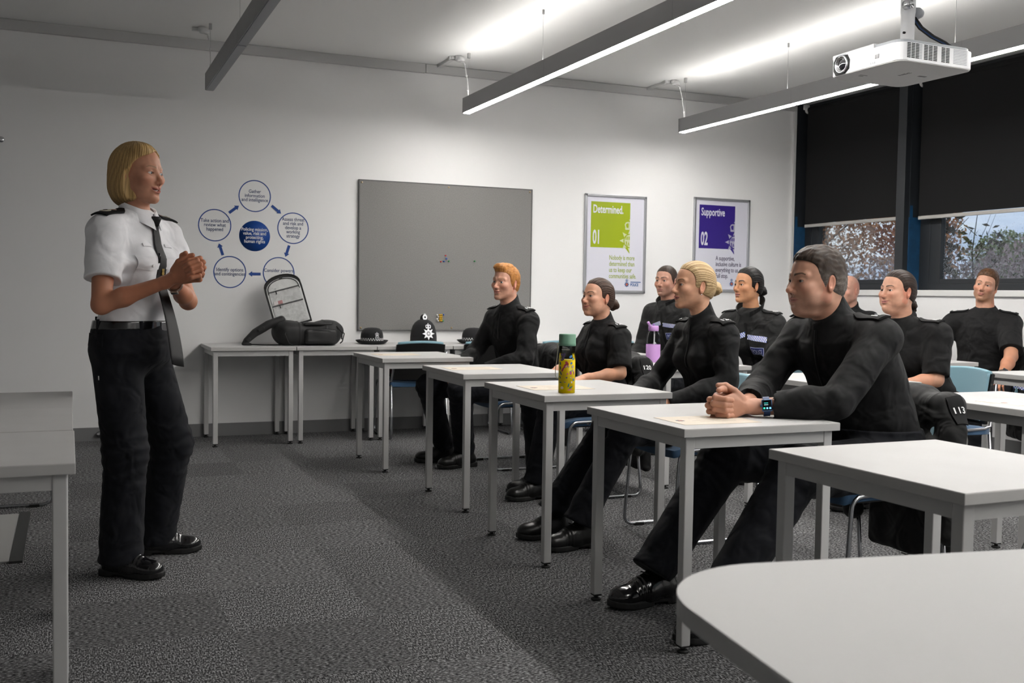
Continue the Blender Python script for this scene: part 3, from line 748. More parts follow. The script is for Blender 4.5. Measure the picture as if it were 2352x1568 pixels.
hb = [((.3 * math.sin(i * 2.1), i * .8 - 7.5, 1.30 + .14 * math.sin(i * 1.7)), (.6, .7, 1.25 + .12 * math.sin(i * 1.3))) for i in range(22)]
tree('hedge', 14.6, 15.5, hb, 34000, .11, M_HEDGE, 'long purple-brown winter hedge low across both windows', 'hedge', 0, None, 6)
tree('hedge', 19.6, 16.0, [((0, i * .8 - 4, 1.35), (.6, .8, 1.1)) for i in range(10)], 4500, .11, M_HEDGE, 'taller bare thicket behind the hedge in the second window', 'hedge', 0, None, 7)
# ------------------------------------------------------------------ tables
M_TOP = mat('pale_grey_laminate', (.53, .525, .52), .42, var=.03, vscale=6)
M_EDGE = mat('grey_table_edging', (.47, .465, .455), .5)
M_LEG = mat('grey_painted_steel', (.50, .50, .495), .4)
HT = .73
def make_table(w, d):
    """origin at the near-left corner on the floor"""
    r = empty('desk')
    t = MB(); t.mi = 1; t.box((w / 2, d / 2, HT - .014), (w, d, .026), bev=.0015); t.mi = 0; t.box((w / 2, d / 2, HT - .0005), (w - .003, d - .003, .001))
    t.done('desk_top', [M_TOP, M_EDGE], r)
    a = MB(); L = .034; i = .018
    for y in (i + .014, d - i - .014): a.box((w / 2, y, HT - .047), (w - 2 * L - 2 * i, .022, .040))
    for x in (i + .014, w - i - .014): a.box((x, d / 2, HT - .047), (.022, d - 2 * L - 2 * i, .040))
    a.done('frame_rail', M_LEG, r)
    for x in (i + L / 2, w - i - L / 2):
        for y in (i + L / 2, d - i - L / 2):
            lg = MB().box((x, y, (HT - .027 + .022) / 2), (L, L, HT - .027 - .022), bev=.003).done('leg', M_LEG, r)
            f = MB(); f.box((x, y, .020), (L - .004, L - .004, .006)); f.cyl((x, y, .006), (x, y, .02), .008, n=12); f.lathe([(.020, 0), (.020, .005), (.012, .009)], (x, y, 0), n=20); f.done('foot', M_SOLE, lg)
    return r
W0, D0 = .618, .680
G_DESK = 'grey single desks facing the speaker'; G_WALL = 'grey tables pushed together along the back wall'
specs = [
 (1.815, 6.264, .0163, 'grey desk of the ginger-haired man, farthest of the front row'),
 (1.874, 4.974, -.0033, 'grey desk between the farthest front-row desk and the one with the yellow bottle'),
 (1.809, 3.845, -.0041, 'grey desk with the yellow flowered drinks bottle on it'),
 (1.788, 2.756, -.0097, 'grey desk under the clasped hands of the man with the smart watch'),
 (1.794, 1.651, .0062, 'empty grey desk just behind the rounded table in the foreground'),
 (3.255, 6.370, .0, 'grey desk in the second row in front of the man in the dark chequered jacket'),
 (3.245, 5.220, .0, 'grey desk in the second row with the lilac bottle on it'),
 (3.402, 4.000, .0, 'second-row grey desk whose right end shows behind the smart watch wearer'),
 (3.400, 2.830, .0, 'empty second-row grey desk with one cream sheet, right of the smart watch wearer'),
 (5.112, 6.360, .0, 'third-row grey desk in front of the bald man'),
 (5.112, 5.197, .0, 'grey desk in the third row in front of the man in the short-sleeved polo shirt'),
 (4.990, 3.840, .0, 'grey desk in the third row cut by the right edge of the photo'),
]
proto = make_table(W0, D0)
for i, (x, y, rz, lab) in enumerate(specs):
    o = proto if i == 0 else copy_tree(proto)
    o.location = (x, y, 0); o.rotation_euler = (0, 0, rz); tag(o, lab, 'desk', G_DESK)
wall_tabs = ['wall table at the left end of the run, its left legs standing free', 'wall table holding most of the black bag and a chequered hat',
             'wall table behind the chair with folders, carrying the tall helmet', 'wall table behind the ginger-haired man, carrying the second chequered hat', 'wall table right of the ginger-haired man, half hidden by a chair']
wp = make_table(.616, .612)
for i, lab in enumerate(wall_tabs):
    o = wp if i == 0 else copy_tree(wp); o.location = (.942 + .6215 * i, 7.676, 0); tag(o, 'grey ' + lab, 'table', G_WALL); o.name = 'wall_table'
lp = make_table(1.25, .612)
for i, (x, y, lab) in enumerate(((.013 - 1.25, 2.655, 'grey table nearest the camera at the left edge of the photo'), (.010 - 1.25, 3.280, 'grey table in the middle of the three joined at the left edge'), (.012 - 1.25, 3.890, 'grey table farthest back of the three joined at the left edge'))):
    o = lp if i == 0 else copy_tree(lp); o.location = (x, y, 0); tag(o, lab, 'table', 'three joined tables on the left'); o.name = 'side_table'
# foreground table with a rounded corner
def front_table():
    r = empty('rounded_table', (.80, 1.36, 0), math.radians(-9.3))
    poly = []
    Wt, Dt, R = 1.55, .86, .20                                 # local x right, y towards the room; far-left corner rounded
    poly = [(0, -Dt), (Wt, -Dt), (Wt, 0)] + arc((R, -R), R, math.pi / 2, math.pi, 14)
    t = MB(); t.prism(poly, HT - .028, HT - .0005, bev=.006)
    t.done('table_top', mat('grey_white_laminate', (.47, .47, .465), .45), r)
    for x, y in ((.16, -.20), (Wt - .16, -.20), (.16, -Dt + .12), (Wt - .16, -Dt + .12)):
        lg = MB().cyl((x, y, .012), (x, y, HT - .028), .024, n=20).done('leg', M_LEG, r)
        MB().cyl((x, y, 0), (x, y, .014), .026, n=20).done('foot', M_SOLE, lg)
    MB().box((Wt / 2, -Dt / 2, HT - .055), (Wt - .34, .03, .05)).done('frame_rail', M_LEG, r)
    return tag(r, 'grey-white table with a large rounded corner filling the lower right foreground', 'table')
front_table()
# ------------------------------------------------------------------ chairs
M_SEAT = mat('blue_seat_cloth', (.030, .085, .17), .85, bump=.3, bscale=600, sheen=.2)
M_PAD = mat('pale_blue_back_cloth', (.20, .36, .43), .85, bump=.3, bscale=600, sheen=.2)
M_SHELL = mat('black_plastic_shell', (.006, .006, .006), .42, bump=.1, bscale=300)
def make_chair():
    """faces +y, origin on the floor under the seat centre"""
    r = empty('stacking_chair')
    s = MB(); P = []
    for j in range(13):
        v = -1 + 2 * j / 12; row = []
        for i in range(13):
            u = -1 + 2 * i / 12; e = max(abs(u), abs(v)) ** 6
            row.append((.215 * u * (1 - .06 * v), .02 + .215 * v, .462 - .016 * e - .012 * max(0, v - .5) ** 2 * 4 + .006 * (abs(u) ** 2)))
        P.append(row)
    s.grid(P); s.grid([[(x, y, z - .034) for x, y, z in rr][::-1] for rr in P])
    bo = [P[0][i] for i in range(13)] + [P[j][12] for j in range(1, 13)] + [P[12][i] for i in range(11, -1, -1)] + [P[j][0] for j in range(11, 0, -1)]
    s.grid([[(x, y, z - .034) for x, y, z in bo], bo], close_u=True)
    s.done('seat', M_SEAT, r)
    MB().box((0, .02, .418), (.40, .40, .020), bev=.008).done('seat_pan', M_SHELL, r)
    # curved back shell with the pad wrapped over the top edge
    def back(off, x0, z0, z1, n=14):
        G = []
        for j in range(n + 1):
            t = j / n; z = z0 + (z1 - z0) * t; row = []
            for i in range(17):
                u = -1 + 2 * i / 16
                row.append((x0 * u * (1 - .04 * t), -.215 - .055 * t + .035 * (u * u) + off, z - .012 * u * u * t))
            G.append(row)
        return G
    def slab_grid(name, o0, o1, x0, z0, z1, m, par):
        a = back(o0, x0, z0, z1); b = back(o1, x0, z0, z1); q = MB(); q.grid(a); q.grid([rr[::-1] for rr in b])
        ra = a[0] + [rr[-1] for rr in a[1:]] + a[-1][-2::-1] + [rr[0] for rr in a[-2:0:-1]]; rb = b[0] + [rr[-1] for rr in b[1:]] + b[-1][-2::-1] + [rr[0] for rr in b[-2:0:-1]]
        q.grid([ra, rb], close_u=True); return q.done(name, m, par)
    bk = slab_grid('backrest', -.022, .0, .205, .47, .757, M_SHELL, r)
    slab_grid('back_pad', -.002, .020, .190, .49, .762, M_PAD, bk)
    e = MB(); e.tube([(.188 * u * .96, -.272 + .035 * u * u + .003, .763 - .012 * u * u) for u in [-1 + i / 8 for i in range(17)]], .0165, 10, flat=.8); e.done('pad_top_roll', M_PAD, bk)
    M_TUBE = mat('chair_chrome_tube', (.42, .43, .45), .25, metal=1)
    for sx in (-1, 1):
        x = sx * .222
        p = [(x * .93, -.256, .69), (x * .97, -.232, .56), (x, -.205, .46)]
        p += [(x, -.205 + .02 + .02 * math.sin(a), .455 - .012 * (1 - math.cos(a))) for a in (.6, 1.2)]
        p += [(x, .17, .440)] + [(x, .17 + .05 * math.sin(a), .390 + .05 * math.cos(a)) for a in (.4, .8, 1.2, 1.57)]
        p += [(x * 1.03, .245, .065)] + [(x * 1.03, .205 + .04 * math.cos(a), .052 - .040 * math.sin(a)) for a in (.3, .8, 1.3, 1.57)]
        p += [(x * 1.03, -.20, .012)] + [(x * 1.03, -.20 - .04 * math.sin(a), .052 - .04 * math.cos(a)) for a in (.4, .8, 1.2, 1.57)]
        p += [(x * 1.0, -.200, .43)]
        MB().tube(p, .0088, 10).done('leg_frame', M_TUBE, r)
        for y in (.16, -.15): MB().box((x * 1.03, y, .008), (.022, .05, .016), bev=.003).done('glide', M_SHELL, r)
    c = MB(); c.cyl((-.222, .10, .432), (.222, .10, .432), .008, n=10); c.cyl((-.222, -.14, .432), (.222, -.14, .432), .008, n=10); c.done('crossbar', M_TUBE, r)
    return r
G_CH = 'blue stacking chairs with black shells'; LW = math.pi / 2
chairs = [
 (2.515, 7.865, 0.0, 'black-shelled blue chair facing the wall tables with folders piled on its seat'),
 (3.07, 7.87, .02, 'black-shelled blue chair just left of the ginger-haired man, facing the wall tables'),
 (3.75, 7.87, .0, 'black-shelled blue chair behind the yellow bottle, facing the wall tables'),
 (4.24, 7.88, .0, 'black-shelled blue chair just left of the man in chequered jacket, facing the wall'),
 (2.76, 6.33, LW, 'blue chair under the ginger-haired man'),
 (2.77, 5.31, LW, 'blue chair under the woman with the brown bun'),
 (2.79, 4.22, LW, 'blue chair under the blonde woman, seat edge and chrome runner showing'),
 (2.80, 3.10, LW, 'blue chair under the man with the smart watch, a jacket over its back'),
 (2.86, 1.98, LW, 'empty blue chair tucked behind the empty desk near the foreground table'),
 (4.30, 6.71, LW, 'blue chair under the man in chequered jacket'),
 (4.22, 5.56, LW, 'blue chair under the dark-haired woman in chequered jacket'),
 (4.46, 4.36, LW, 'blue chair under the woman with a low brown bun, pale blue back showing'),
 (6.12, 6.76, LW, 'blue chair under the bald man by the window'),
 (6.12, 5.52, LW - .5, 'blue chair under the man in the short-sleeved polo shirt'),
]
cp = make_chair()
for i, (x, y, rz, lab) in enumerate(chairs):
    o = cp if i == 0 else copy_tree(cp); o.location = (x, y, 0); o.rotation_euler = (0, 0, rz); tag(o, lab, 'chair', G_CH)
# a chair runner showing under the left tables, and the pale floor plate beside it
o = copy_tree(cp); o.location = (-.33, 6.10, 0); o.rotation_euler = (0, 0, -LW); tag(o, 'chair under the left tables, only its chrome runner showing', 'chair', G_CH)
fb = MB(); fb.box((-.46, 5.2, .004), (.46, .98, .008), bev=.002); f_ = fb.done('floor_access_plate', mat('pale_floor_plate', (.33, .33, .32), .6)); tag(f_, 'pale floor plate set in the carpet under the left tables', 'floor plate')
q = MB(); q.box((-.207, 5.2, .005), (.05, 1.02, .010)); q.done('edge_strip', mat('dark_edge_strip', (.03, .03, .03), .6), f_)
# folders stacked on the wall-facing chair
M_FCOV = [mat('grey_folder', (.10, .10, .105), .5), mat('maroon_folder', (.07, .015, .015), .5), mat('black_folder', (.01, .01, .01), .5)]
M_PAPER = mat('white_paper', (.70, .69, .66), .8)
z = .466
for k, (ci, lab) in enumerate(((2, 'black folder at the bottom of the pile on the chair by the wall tables'), (1, 'maroon folder in the middle of the pile on the chair by the wall tables'), (0, 'grey folder on top of the pile on the chair by the wall tables'))):
    t = .034
    r = empty('ring_folder', (2.515, 7.865, z), (-.05, .06, -.02)[k])
    MB().box((0, 0, t / 2), (.26, .32, t - .006)).done('pages', M_PAPER, r)
    c = MB(); c.box((.0, 0, .002), (.28, .34, .004)); c.box((0, 0, t - .002), (.28, .34, .004)); c.box((-.139, 0, t / 2), (.004, .34, t)); c.done('cover', M_FCOV[ci], r)
    tag(r, lab, 'folder', 'folders piled on a chair'); z += t + .001
# ------------------------------------------------------------------ pinboard, posters, wall diagram
M_FELT = mat('grey_felt', (.235, .23, .225), .95, bump=.6, bscale=420, var=.14, vscale=160, spec=.1)
def pinboard():
    r = empty('pinboard', (2.963, YW - .004, 1.448)); w, h = 1.55, 1.232
    MB().box((0, -.010, 0), (w, .018, h), bev=.002).done('felt_panel', M_FELT, r)
    f = MB()
    for s in (-1, 1):
        f.box((s * w / 2, -.011, 0), (.008, .022, h + .008)); f.box((0, -.011, s * h / 2), (w + .008, .022, .008))
    f.done('edge_trim', mat('dark_grey_trim', (.10, .10, .10), .5), r)
    for x, z in ((-w / 2 + .02, h / 2 - .02), (0, h / 2 - .02), (w / 2 - .02, h / 2 - .02), (-w / 2 + .02, -h / 2 + .02), (.04, -h / 2 + .02), (w / 2 - .02, -h / 2 + .02)):
        MB().lathe([(.009, 0), (.008, .003), (.003, .004)], (x, -.019, z), (0, -1, 0), n=16).done('screw', mat('brass_screw', (.35, .28, .18), .35, metal=.8), r)
    return tag(r, 'large grey felt pinboard on the back wall above the hats', 'pinboard')
pinboard()
pc = dict(red=(.45, .015, .015), blue=(.02, .08, .40), green=(.02, .22, .06), yellow=(.75, .42, .0), white=(.75, .75, .75))
def pin(x, z, c, lab):
    q = MB(); q.lathe([(.0016, 0), (.0016, .004), (.006, .005), (.004, .009), (.0045, .015), (.0065, .019), (.003, .021)], (0, 0, 0), (0, -1, 0), n=14)
    tag(q.done('push_pin', mat(c + '_pin', pc[c], .35), loc=(x, YW - .019, z)), lab, 'push pin', 'push pins on the pinboard')
for x, z, c, lab in ((2.938, 1.466, 'red', 'red push pin at the top of the cluster in the middle of the grey pinboard'), (2.946, 1.440, 'blue', 'blue push pin just below the top red one on the grey pinboard'),
                     (2.897, 1.413, 'red', 'red push pin at the lower left of the cluster on the grey pinboard'), (2.925, 1.417, 'blue', 'blue push pin in the bottom row of the cluster on the grey pinboard'),
                     (2.968, 1.419, 'green', 'green push pin at the lower right of the cluster on the grey pinboard'), (3.203, 1.425, 'green', 'green push pin alone right of the cluster on the grey pinboard')):
    pin(x, z, c, lab)
for k in range(4): pin(2.868 + .010 * (k % 2), .962 - .017 * k, 'white', 'white push pin in the tight cluster beside the tall helmet, %s' % ('topmost', 'second down', 'third down', 'lowest')[k])
for i in range(2):
    for k in range(4): pin(2.893 + .016 * i, .962 - .016 * k, 'yellow', 'yellow push pin in the tight cluster beside the tall helmet, %s column, %s' % (('left', 'right')[i], ('topmost', 'second down', 'third down', 'lowest')[k]))
pin(2.926, .965, 'blue', 'blue push pin at the corner of the tight cluster beside the tall helmet')
pin(2.922, .912, 'green', 'green push pin under the tight cluster beside the tall helmet')
M_POSTER = mat('white_poster_paper', (.66, .66, .74), .35)
M_SILVER = mat('silver_frame', (.42, .43, .45), .32, metal=.6)
def flat(name, polys, m, par, y, M=None):
    q = MB()
    for p in polys: q.prism([(a, b) for a, b in p], 0, .0004)
    o = q.done(name, m, par); o.rotation_euler = WALLROT; o.location = (0, y, 0); return o
def badge_polys(s, cx_, cz, cut=None):
    pol = [star(8, .5 * s, .27 * s, cx_, cz)] + crown_polys(.52 * s, cx_, cz + .47 * s)
    return [clip_left(p, cut) if cut is not None else p for p in pol if cut is None or min(x for x, _ in p) < cut]
def poster(x, z, title, num, colname, colr, lines, label, txc):
    r = empty('framed_poster', (x, YW, z)); w, h = .640, .892
    MB().box((0, -.006, 0), (w - .02, .004, h - .02)).done('poster_sheet', M_POSTER, r)
    f = MB()
    for s in (-1, 1):
        f.box((s * (w / 2 - .0125), -.010, 0), (.025, .020, h), bev=.005); f.box((0, -.010, s * (h / 2 - .0125)), (w, .020, .025), bev=.005)
    f.done('poster_frame', M_SILVER, r)
    mc = mat(colname, colr, .5); mt = mat(colname + '_text', txc, .5); L = -w / 2 + .065; R = L + .405; T = h / 2 - .068; B = T - .412
    flat('colour_panel', [[(L, B), (R - .045, B), (R, B - .05), (R, T), (L, T)]], mc, r, -.0082)
    flat('half_badge', badge_polys(.215, R + .0, T - .345, R), mat(colname + '_badge', tuple(.55 * c + .38 for c in colr), .5), r, -.0087)
    ring = [clip_left([(R + a * math.cos(t), T - .345 + a * math.sin(t)) for t in [2 * math.pi * i / 40 for i in range(40)]], R) for a in (.066, .056)]
    flat('half_badge_ring', [ring[0]], mc, r, -.0091); flat('half_badge_disc', [ring[1]], mat(colname + '_badge', colr, .5), r, -.0095)
    for k in range(3): flat('half_badge_detail', [[(R - .045 + .017 * k, T - .335), (R - .035 + .017 * k, T - .335), (R - .035 + .017 * k, T - .305), (R - .045 + .017 * k, T - .305)]], mc, r, -.0099)
    flat('half_badge_detail', [[(R - .030, T - .40), (R - .020, T - .40), (R - .032, T - .35), (R - .042, T - .35)], [(R - .012, T - .39), (R - .003, T - .385), (R - .010, T - .36), (R - .018, T - .36)]], mc, r, -.0099)
    text('poster_title', title, .102, M_POSTER, r, (L + .020, -.0086, T - .100), WALLROT, 'LEFT', xs=.60, bold=.0020)
    text('poster_number', num, .174, M_POSTER, r, (L + .020, -.0086, B + .034), WALLROT, 'LEFT', xs=.46, bold=.004)
    text('poster_text', '\n'.join(lines), .060, mt, r, (L + .195, -.0086, B - .109), WALLROT, 'LEFT', xs=.66, bold=.0007, line=.93)
    mb_ = mat('navy_print', (.02, .10, .30), .5)
    text('force_name', 'POLICE', .036, mb_, r, (w / 2 - .155, -.0086, -h / 2 + .066), WALLROT, 'LEFT', xs=.72, bold=.0012)
    flat('force_name_bar', [[(w / 2 - .154, -h / 2 + .098), (w / 2 - .045, -h / 2 + .098), (w / 2 - .045, -h / 2 + .106), (w / 2 - .154, -h / 2 + .106)]], mb_, r, -.0085)
    flat('force_crest', [star(8, .026, .017, w / 2 - .192, -h / 2 + .080)] + crown_polys(.03, w / 2 - .192, -h / 2 + .106), mb_, r, -.0086)
    flat('crest_centre', [star(12, .013, .012, w / 2 - .192, -h / 2 + .080)], mat('crest_red', (.45, .12, .06), .5), r, -.0091)
    return tag(r, label, 'poster')
poster(4.587, 1.619, 'Determined.', '01', 'lime_green_print', (.30, .38, .0), ['Nobody is more', 'determined than', 'us to keep our', 'communities safe.'], 'silver-framed poster with lime green panel reading Determined 01', (.28, .36, .02))
poster(5.742, 1.645, 'Supportive', '02', 'purple_print', (.030, .012, .20), ['A supportive,', 'inclusive culture is', 'everything to us.', 'Full stop.'], 'silver-framed poster with purple panel reading Supportive 02', (.05, .035, .09))
M_DBLUE = mat('blue_vinyl', (.004, .052, .26), .45); M_DNAVY = mat('navy_vinyl_text', (.008, .035, .13), .45)
def ringflat(name, r0, r1, x, z, m, par):
    q = MB(); n = 64; P = [[(x + a * math.cos(2 * math.pi * k / n), -.0012, z + a * math.sin(2 * math.pi * k / n)) for k in range(n)] for a in (r0, r1)]
    Pb = [[(a, -.0002, c) for a, _, c in rr] for rr in P]
    q.grid(P, True); q.grid([rr[::-1] for rr in Pb], True); q.grid([P[0], Pb[0]], True); q.grid([P[1], Pb[1]], True)
    return q.done(name, m, par)
def diagram():
    r = empty('wall_diagram', (1.35, YW, 1.575))
    circ = [(0, .314, ['Gather', 'information', 'and intelligence']), (.303, .073, ['Assess threat', 'and risk and', 'develop a', 'working', 'strategy']), (.190, -.286, ['Consider powers']), (-.190, -.288, ['Identify options', 'and contingencies']), (-.305, .073, ['Take action and', 'review what', 'happened'])]
    for x, z, ls in circ:
        ringflat('diagram_ring', .1175, .1255, x, z, M_DBLUE, r)
        s = .0385; n = len(ls); top = z + (n - 1) * .0172 - .011
        if ls[0] == 'Consider powers': top = z + .006
        text('diagram_text', '\n'.join(ls), s, M_DNAVY, r, (x, -.0006, top), WALLROT, xs=.86, bold=.0004, line=.86)
    q = MB(); q.cyl((0, -.0012, 0), (0, -.0002, 0), .120, n=64); q.done('diagram_disc', M_DBLUE, r)
    text('diagram_text', 'Policing mission,\nvalue, risk and\nprotecting,\nhuman rights', .0365, M_WHITE_EMB, r, (0, -.0017, .040), WALLROT, xs=.86, bold=.0005, line=.86)
    for k in range(5):
        a, b = circ[k], circ[(k + 1) % 5]; d = Vector((b[0] - a[0], b[1] - a[1])); L = d.length; d.normalize(); n = Vector((-d.y, d.x))
        m_ = Vector((a[0] + b[0], a[1] + b[1])) / 2 + Vector(((a[0] + b[0]) / 2, (a[1] + b[1]) / 2)).normalized() * .012
        if k == 0: m_ += Vector((.01, .012))
        p = [(-.048, -.011), (.018, -.011), (.018, -.022), (.048, 0), (.018, .022), (.018, .011), (-.048, .011)]
        flat('diagram_arrow', [[tuple(m_ + d * u + n * v) for u, v in p]], M_DBLUE, r, -.0008)
    return tag(r, 'blue circular diagram of six discs and arrows stuck on the white back wall', 'wall diagram')
diagram()
# ------------------------------------------------------------------ projector
def projector():
    r = empty('ceiling_projector', (3.91, 4.105, 2.30), math.radians(1.5))
    MW = mat('projector_white', (.72, .73, .75), .3); MG = mat('projector_grey', (.36, .38, .41), .4); MU = mat('projector_underside', (.48, .48, .48), .5); MD = mat('vent_black', (.004, .004, .004), .6)
    W_, D_, H_ = .50, .49, .118
    body = MB(); body.prism(rrect(W_, D_, .05), .004, .092, bev=.004); b = body.done('body', MW, r)
    MB().prism(rrect(W_ - .006, D_ - .006, .05), 0, .006).done('underside', MU, r)
    MB().prism(rrect(W_ - .02, D_ - .02, .05), .090, .108, bev=.003).done('top_band', MG, r)
    MB().prism([(-.25, -.07), (.0, -.09), (.0, .235), (-.235, .235)], .088, .116, bev=.006).done('lid', MW, r)
    MB().prism(rrect(.10, .06, .015), .105, .122, M=Matrix.Translation((-.02, -.16, 0))).done('top_boss', MG, r)
    # lens side faces -x
    pl = MB(); q = [(y * .062, z * .047) for y, z in [(-.55, -1), (.75, -1), (1.0, -.5), (1.0, .5), (.75, 1), (-.35, 1), (-.8, .55), (-.85, -.4)]]
    pl.prism(q, 0, .004, M=Matrix.Translation((-W_ / 2 + .001, .145, .050)) @ Matrix.Rotation(math.radians(-90), 4, 'Y') @ Matrix.Rotation(math.radians(90), 4, 'Z'))
    pl.done('lens_panel', MD, r)
    ln = MB(); ln.lathe([(.044, 0), (.044, .010), (.039, .012), (.037, .006), (.030, .003)], (-W_ / 2 - .002, .145, .052), (-1, 0, 0), n=40, cap=False); ln.done('lens_ring', M_CHROME, r)
    MB().lathe([(.030, 0), (.022, .006), (.010, .009), (.0, .0095)], (-W_ / 2 - .003, .145, .052), (-1, 0, 0), n=40, cap=False).done('lens_glass', mat('lens_glass', (.01, .01, .014), .03, spec=1.0, coat=1), r)
    MB().box((-W_ / 2 - .0005, -.095, .046), (.003, .026, .021)).done('sensor_window', mat('sensor_dark', (.03, .03, .04), .2), r)
    for k in range(3): MB().box((-W_ / 2 - .0005, -.055 - .013 * k, .018), (.002, .0035, .010)).done('indicator', MG, r)
    # vents on the -y side
    for x0, nc_, cw in ((-.195, 3, .027), (-.085, 3, .031), (.03, 2, .030)):
        v = MB()
        for cI in range(nc_):
            for k in range(10): v.box((x0 + cI * cw, -D_ / 2 + .0, .020 + k * .0074), (cw * .76, .004, .0042))
        v.done('vent_grille', MD, r)
    v = MB()
    for k in range(10): v.box((.145, -D_ / 2, .020 + k * .0074), (.09, .003, .003))
    for k in range(10): v.box((-.125, -D_ / 2, .020 + k * .0074), (.03, .003, .003))
    v.done('side_ribs', MG, r)
    text('maker_mark', 'NEC', .028, mat('grey_print', (.16, .16, .17), .5), r, (.02, -.02, -.0006), (math.radians(180), 0, math.radians(-90)), xs=1.5)
    u = MB(); u.box((.13, -.02, -.0005), (.05, .018, .001)); u.box((-.15, .12, -.0005), (.03, .008, .001)); u.box((-.15, .10, -.0005), (.05, .006, .001)); u.done('underside_plate', mat('grey_print', (.16, .16, .17), .5), r)
    p = MB(); p.lathe([(.060, .120), (.060, .128), (.034, .130), (.034, .300), (.037, .32), (.037, ZC - 2.30)], (.04, .0, 0), n=32); pole = p.done('mount_pole', MW, r)
    for z in (.17, .21): MB().cyl((.00, -.012, z), (.012, -.012, z), .006, n=12).done('bolt', MD, pole)
    kn = MB(); kn.cyl((.0, -.02, .345), (.0, -.055, .345), .024, n=24); kn.cyl((0, -.055, .345), (0, -.062, .345), .012, n=16); kn.done('mount_knob', M_CHROME, pole)
    MB().lathe([(.028, 0), (.030, .03), (.02, .05)], (.075, .0, .32), (1, -.2, 0), n=20).done('cable_gland', MG, pole)
    MC = mat('blue_cable', (.01, .05, .16), .4); MK = mat('black_cable', (.01, .01, .01), .4)
    for m_, dy in ((MC, 0), (MK, .012), (MK, -.01)):
        MB().tube([(.075, dy, .30), (.11, dy - .02, .245), (.16, dy - .05, .20), (.20, dy - .09, .165), (.235, dy - .13, .12)], .006, 8).done('cable', m_, r)
    return tag(r, 'white projector hanging from a ceiling pole at upper right', 'projector')
projector()
# ------------------------------------------------------------------ people: skeleton -> body, clothes, hair
def nrm(v): v = np.asarray(v, float); return v / np.linalg.norm(v)
def v3(*a): return np.array(a, float)
def gradn(f, P, e=.003):
    P = P.astype(F32); d = f(P)
    n = np.stack([f(P + A(e, 0, 0)), f(P + A(0, e, 0)), f(P + A(0, 0, e))], 1) - d[:, None]
    return n / (np.sqrt((n * n).sum(1))[:, None] + 1e-9)
def drop(f, P, direction, back=.16):
    """slide points along -direction onto the surface f = 0"""
    d = nrm(direction).astype(F32); Q = (np.asarray(P) + d * back).astype(F32)
    for _ in range(40): Q = Q - d * np.clip(f(Q) * .7, -.02, .02)[:, None]
    return Q
def conform_obj(o, f, c, right, up, direction, off):
    """wrap a flat mesh (x right, y up, z outwards) onto the surface f"""
    me = o.data; n = len(me.vertices); co_ = np.zeros(n * 3, F32); me.vertices.foreach_get('co', co_); co_ = co_.reshape(-1, 3)
    W_ = np.asarray(c) + co_[:, :1] * np.asarray(right) + co_[:, 1:2] * np.asarray(up)
    Q = drop(f, W_, direction); N_ = gradn(f, Q)
    Q = Q + N_ * (off + co_[:, 2:3]) - A(*o['_base'])
    me.vertices.foreach_set('co', Q.astype(F32).ravel()); me.update(); del o['_base']
    return o
def patch(name, f, base, c, right, up, direction, w, h, off, th, m, parent, nx=12, ny=12, shape=None, checks=None):
    """curved cloth patch lying on f; shape(u, v) in -1..1 -> (u, v) reshapes the outline"""
    q = MB(); G0 = []; G1 = []
    for j in range(ny + 1):
        r0 = []; r1 = []
        for i in range(nx + 1):
            u = -1 + 2 * i / nx; v = -1 + 2 * j / ny
            if shape: u, v = shape(u, v)
            r0.append((u * w / 2, v * h / 2, 0)); r1.append((u * w / 2, v * h / 2, th))
        G0.append(r0); G1.append(r1)
    q.grid(G1); top = list(q.bm.faces)
    if checks:
        for k, fc in enumerate(top): fc.material_index = (k // nx // checks[1] + (k % nx) // checks[0]) % 2
    q.grid([r[::-1] for r in G0])
    a = G0[0] + [r[-1] for r in G0[1:]] + G0[-1][-2::-1] + [r[0] for r in G0[-2:0:-1]]; b = [(x, y, th) for x, y, _ in a]
    q.grid([a, b], True)
    o = q.done(name, m, parent); o['_base'] = tuple(float(x) for x in base)
    return conform_obj(o, f, c, right, up, direction, off)
def number(name, body, f, base, c, right, up, direction, size, off, m, parent, xs=.9, bold=.0006):
    o = text(name, body, size, m, parent, None, None, xs=xs, bold=bold, ext=.0003); o.data.transform(Matrix.Translation((0, -size * .35, 0)))
    o['_base'] = tuple(float(x) for x in base)
    return conform_obj(o, f, c, right, up, direction, off)
def lofted(P, a, b, side, ts, Ws, Ds, bend=.0):
    a = np.asarray(a, float); b = np.asarray(b, float); L = np.linalg.norm(b - a); ax = (b - a) / L
    s = np.asarray(side, float); s = s - ax * (s @ ax); s /= np.linalg.norm(s); fw = np.cross(ax, s); fw = fw / np.linalg.norm(fw)
    q = P - a.astype(F32); t = q @ ax.astype(F32) / L
    w = np.interp(t, ts, Ws).astype(F32); d_ = np.interp(t, ts, Ds).astype(F32)
    u = q @ s.astype(F32); v = q @ fw.astype(F32) - bend * np.sin(np.clip(t, 0, 1) * math.pi)
    k0 = np.sqrt((u / w) ** 2 + (v / d_) ** 2) + 1e-6; k1 = np.sqrt((u / w ** 2) ** 2 + (v / d_ ** 2) ** 2) + 1e-6
    d = np.where(k0 < .35, (k0 - 1) * np.minimum(w, d_), k0 * (k0 - 1) / k1)
    return smax(d, np.maximum((t - ts[-1]) * L, (ts[0] - t) * L), .03)
class Person: pass
